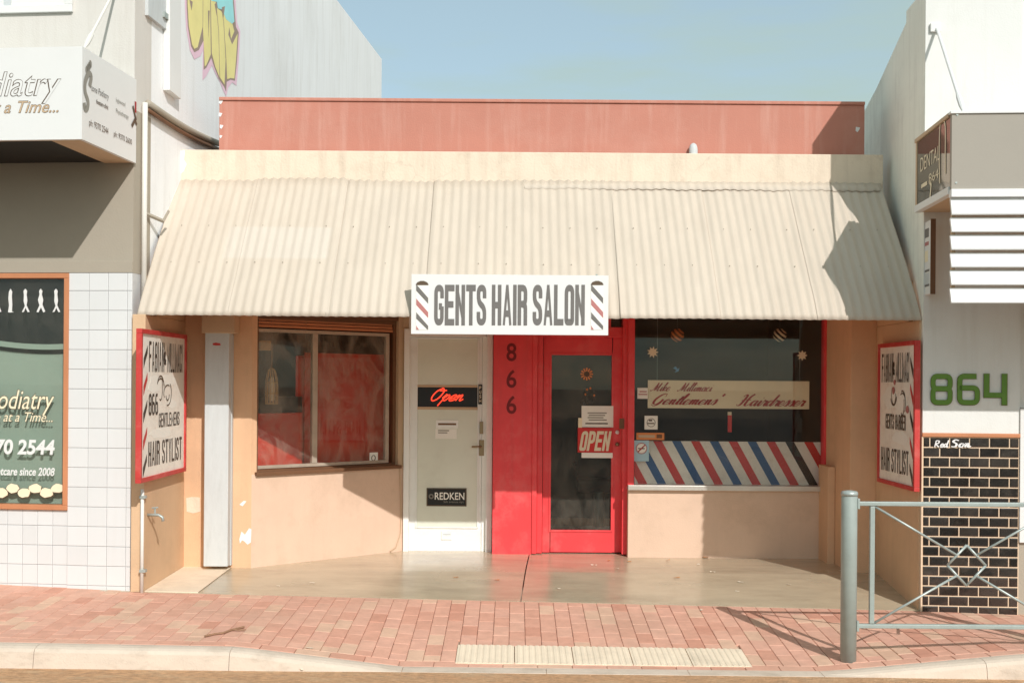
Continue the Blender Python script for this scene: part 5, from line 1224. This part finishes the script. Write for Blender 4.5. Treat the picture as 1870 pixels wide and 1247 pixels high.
# louvre slats hanging below the box
lv = MB(RB); lv.box(uc0+.02, uc0+.045, VR+.055, VR+.085, RB.at(1800, 552, VR)[1], zf0-.03); lv.box(2.0, 2.03, VR+.055, VR+.085, RB.at(1800, 552, VR)[1], zf0-.03)
louv = lv.build('louvre_frame', M['tanpaint'], dental)
hd2 = MB(RB).box(uc0-.004, 4.5, VR-.014, VR+.05, RB.at(1800, 360, VR)[1], zf0-.002).build('louvre_head', M['slat'], louv, bevel=.004)
for y0, y1 in ((364, 393), (400, 424.5), (432, 457), (465, 489), (496.5, 521), (529, 554)):
    za, zb = RB.at(1800, y0, VR)[1], RB.at(1800, y1, VR)[1]
    mb = MB(RB); mb.prism([(VR+.02, za+.014), (VR-.02, zb+.008), (VR-.015, zb), (VR+.004, zb+.002), (VR+.045, za+.008)], 'u', uc0, 4.5); mb.build('slat', M['slat'], louv)
# stays above the canopy
b0 = RB.at(1706, 52, -.02); e0 = RB.at(1679, 134, -.40); e1 = RB.at(1744, 181, VR+.1)
MB(RB).tube([(b0[0]+.02, -.02, b0[1]), (uc0+.1, VR+.06, zf1+.0)], .012, 8).build('stay_rod', M['white'], rc)
p0, p1 = Vector((b0[0]+.02, -.02, b0[1])), Vector((uc0+.1, VR+.06, zf1))
MB(RB).tube([tuple(p0.lerp(p1, .78)), tuple(p0.lerp(p1, .83)), tuple(p0.lerp(p1, .92)), tuple(p0.lerp(p1, .97))], [.012, .02, .02, .012], 8).build('turnbuckle', M['white'], rc)
MB(RB).box(b0[0]-.03, b0[0]+.05, -.03, -.004, b0[1]-.03, b0[1]+.04).build('stay_bracket', M['white'], rc, bevel=.006)
# small notice board beside the louvres
NB = Fr(*RB.w(.012, 0, 0)[:2], RB.rot-R(90))
n0, n1 = NB.at(1674, 470)[0], NB.at(1700, 470)[0]; za, zb = NB.at(1700, 536)[1], NB.at(1700, 401)[1]
nb = thing('notice_board', 'narrow white notice board projecting beside the white louvres', 'notice board', NB.w((n0+n1)/2, 0, za))
MB(NB).box(n0+.0, n1, 0, .03, za, zb).build('panel', M['board'], nb, bevel=.003)
MB(NB).box(n1-.001, n1+.008, -.004, .034, za-.004, zb+.004).build('edge', M['wood_dark'], nb)
for t0, t1, s0, s1, m in ((.10, .22, .1, .85, M['ink']), (.28, .33, .25, .85, M['rose']), (.40, .55, .2, .8, M['cream_sign']), (.66, .69, .2, .9, M['ink']), (.71, .86, .22, .88, M['grey']), (.86, .89, .2, .9, M['ink'])):
    MB(NB).box(n0+(n1-n0)*s0, n0+(n1-n0)*s1, -.002, .001, zb-(zb-za)*t1, zb-(zb-za)*t0).build('printed_block', m, nb)

# ================================================================== pedestrian barrier
BD = 7.93
px_, pz_ = at(1549, 1205, BD)
bar = thing('pedestrian_barrier', 'grey-green steel footpath barrier with crossed braces and centre diamond', 'barrier', (px_, BD, pz_))
def post(x):
    zb = zf(x, BD)-.05; zt = .925; p = MB().lathe((x, BD), [(.053, zb), (.053, zt-.012), (.050, zt-.004)], 24).build('post', M['postgreen'], bar, smooth=False)
    for f_ in p.data.polygons: f_.use_smooth = len(f_.vertices) == 4
    MB().lathe((x, BD), [(.056, zt-.022), (.057, zt-.004), (.05, zt+.008), (.02, zt+.014), (.002, zt+.015)], 24).build('cap', M['steel'], p, smooth=True)
    return p
ztr, zbr = at(1700, 920, BD)[1], at(1700, 1143, BD)[1]
xa = at(1592, 1030, BD)[0]; xc = at(1765, 1030, BD)[0]; zcn = at(1765, 1032, BD)[1]; xb = 2*xc-xa; x2 = 2*xc-px_
post(px_); post(x2)
st = M['steel']
for z in (ztr, zbr):
    MB().box(px_+.05, x2-.05, BD-.018, BD+.018, z-.0145, z+.0145).build('rail', M['postgreen'], bar, bevel=.006)
    for x in (px_+.05, x2-.066): MB().box(x, x+.016, BD-.024, BD+.024, z-.035, z+.035).build('rail_bracket', M['postgreen'], bar, bevel=.003)
for x in (xa, xb): MB().box(x-.016, x+.016, BD-.015, BD+.015, zbr+.017, ztr-.017).build('upright', M['postgreen'], bar, bevel=.004)
dx_, dz_ = at(1800, 1030, BD)[0]-xc, at(1765, 995, BD)[1]-zcn
for sx in (-1, 1):
    for sz in (-1, 1):
        x0 = xa+.016 if sx < 0 else xb-.016; z0 = ztr-.018 if sz > 0 else zbr+.018
        MB().tube([(x0, BD, z0), (xc+sx*dx_*.5, BD, zcn+sz*dz_*.5)], .0085, 8).build('brace', st, bar, smooth=True)
        MB().tube([(xc+sx*dx_, BD, zcn), (xc, BD, zcn+sz*dz_)], .009, 8).build('diamond_bar', st, bar, smooth=True)
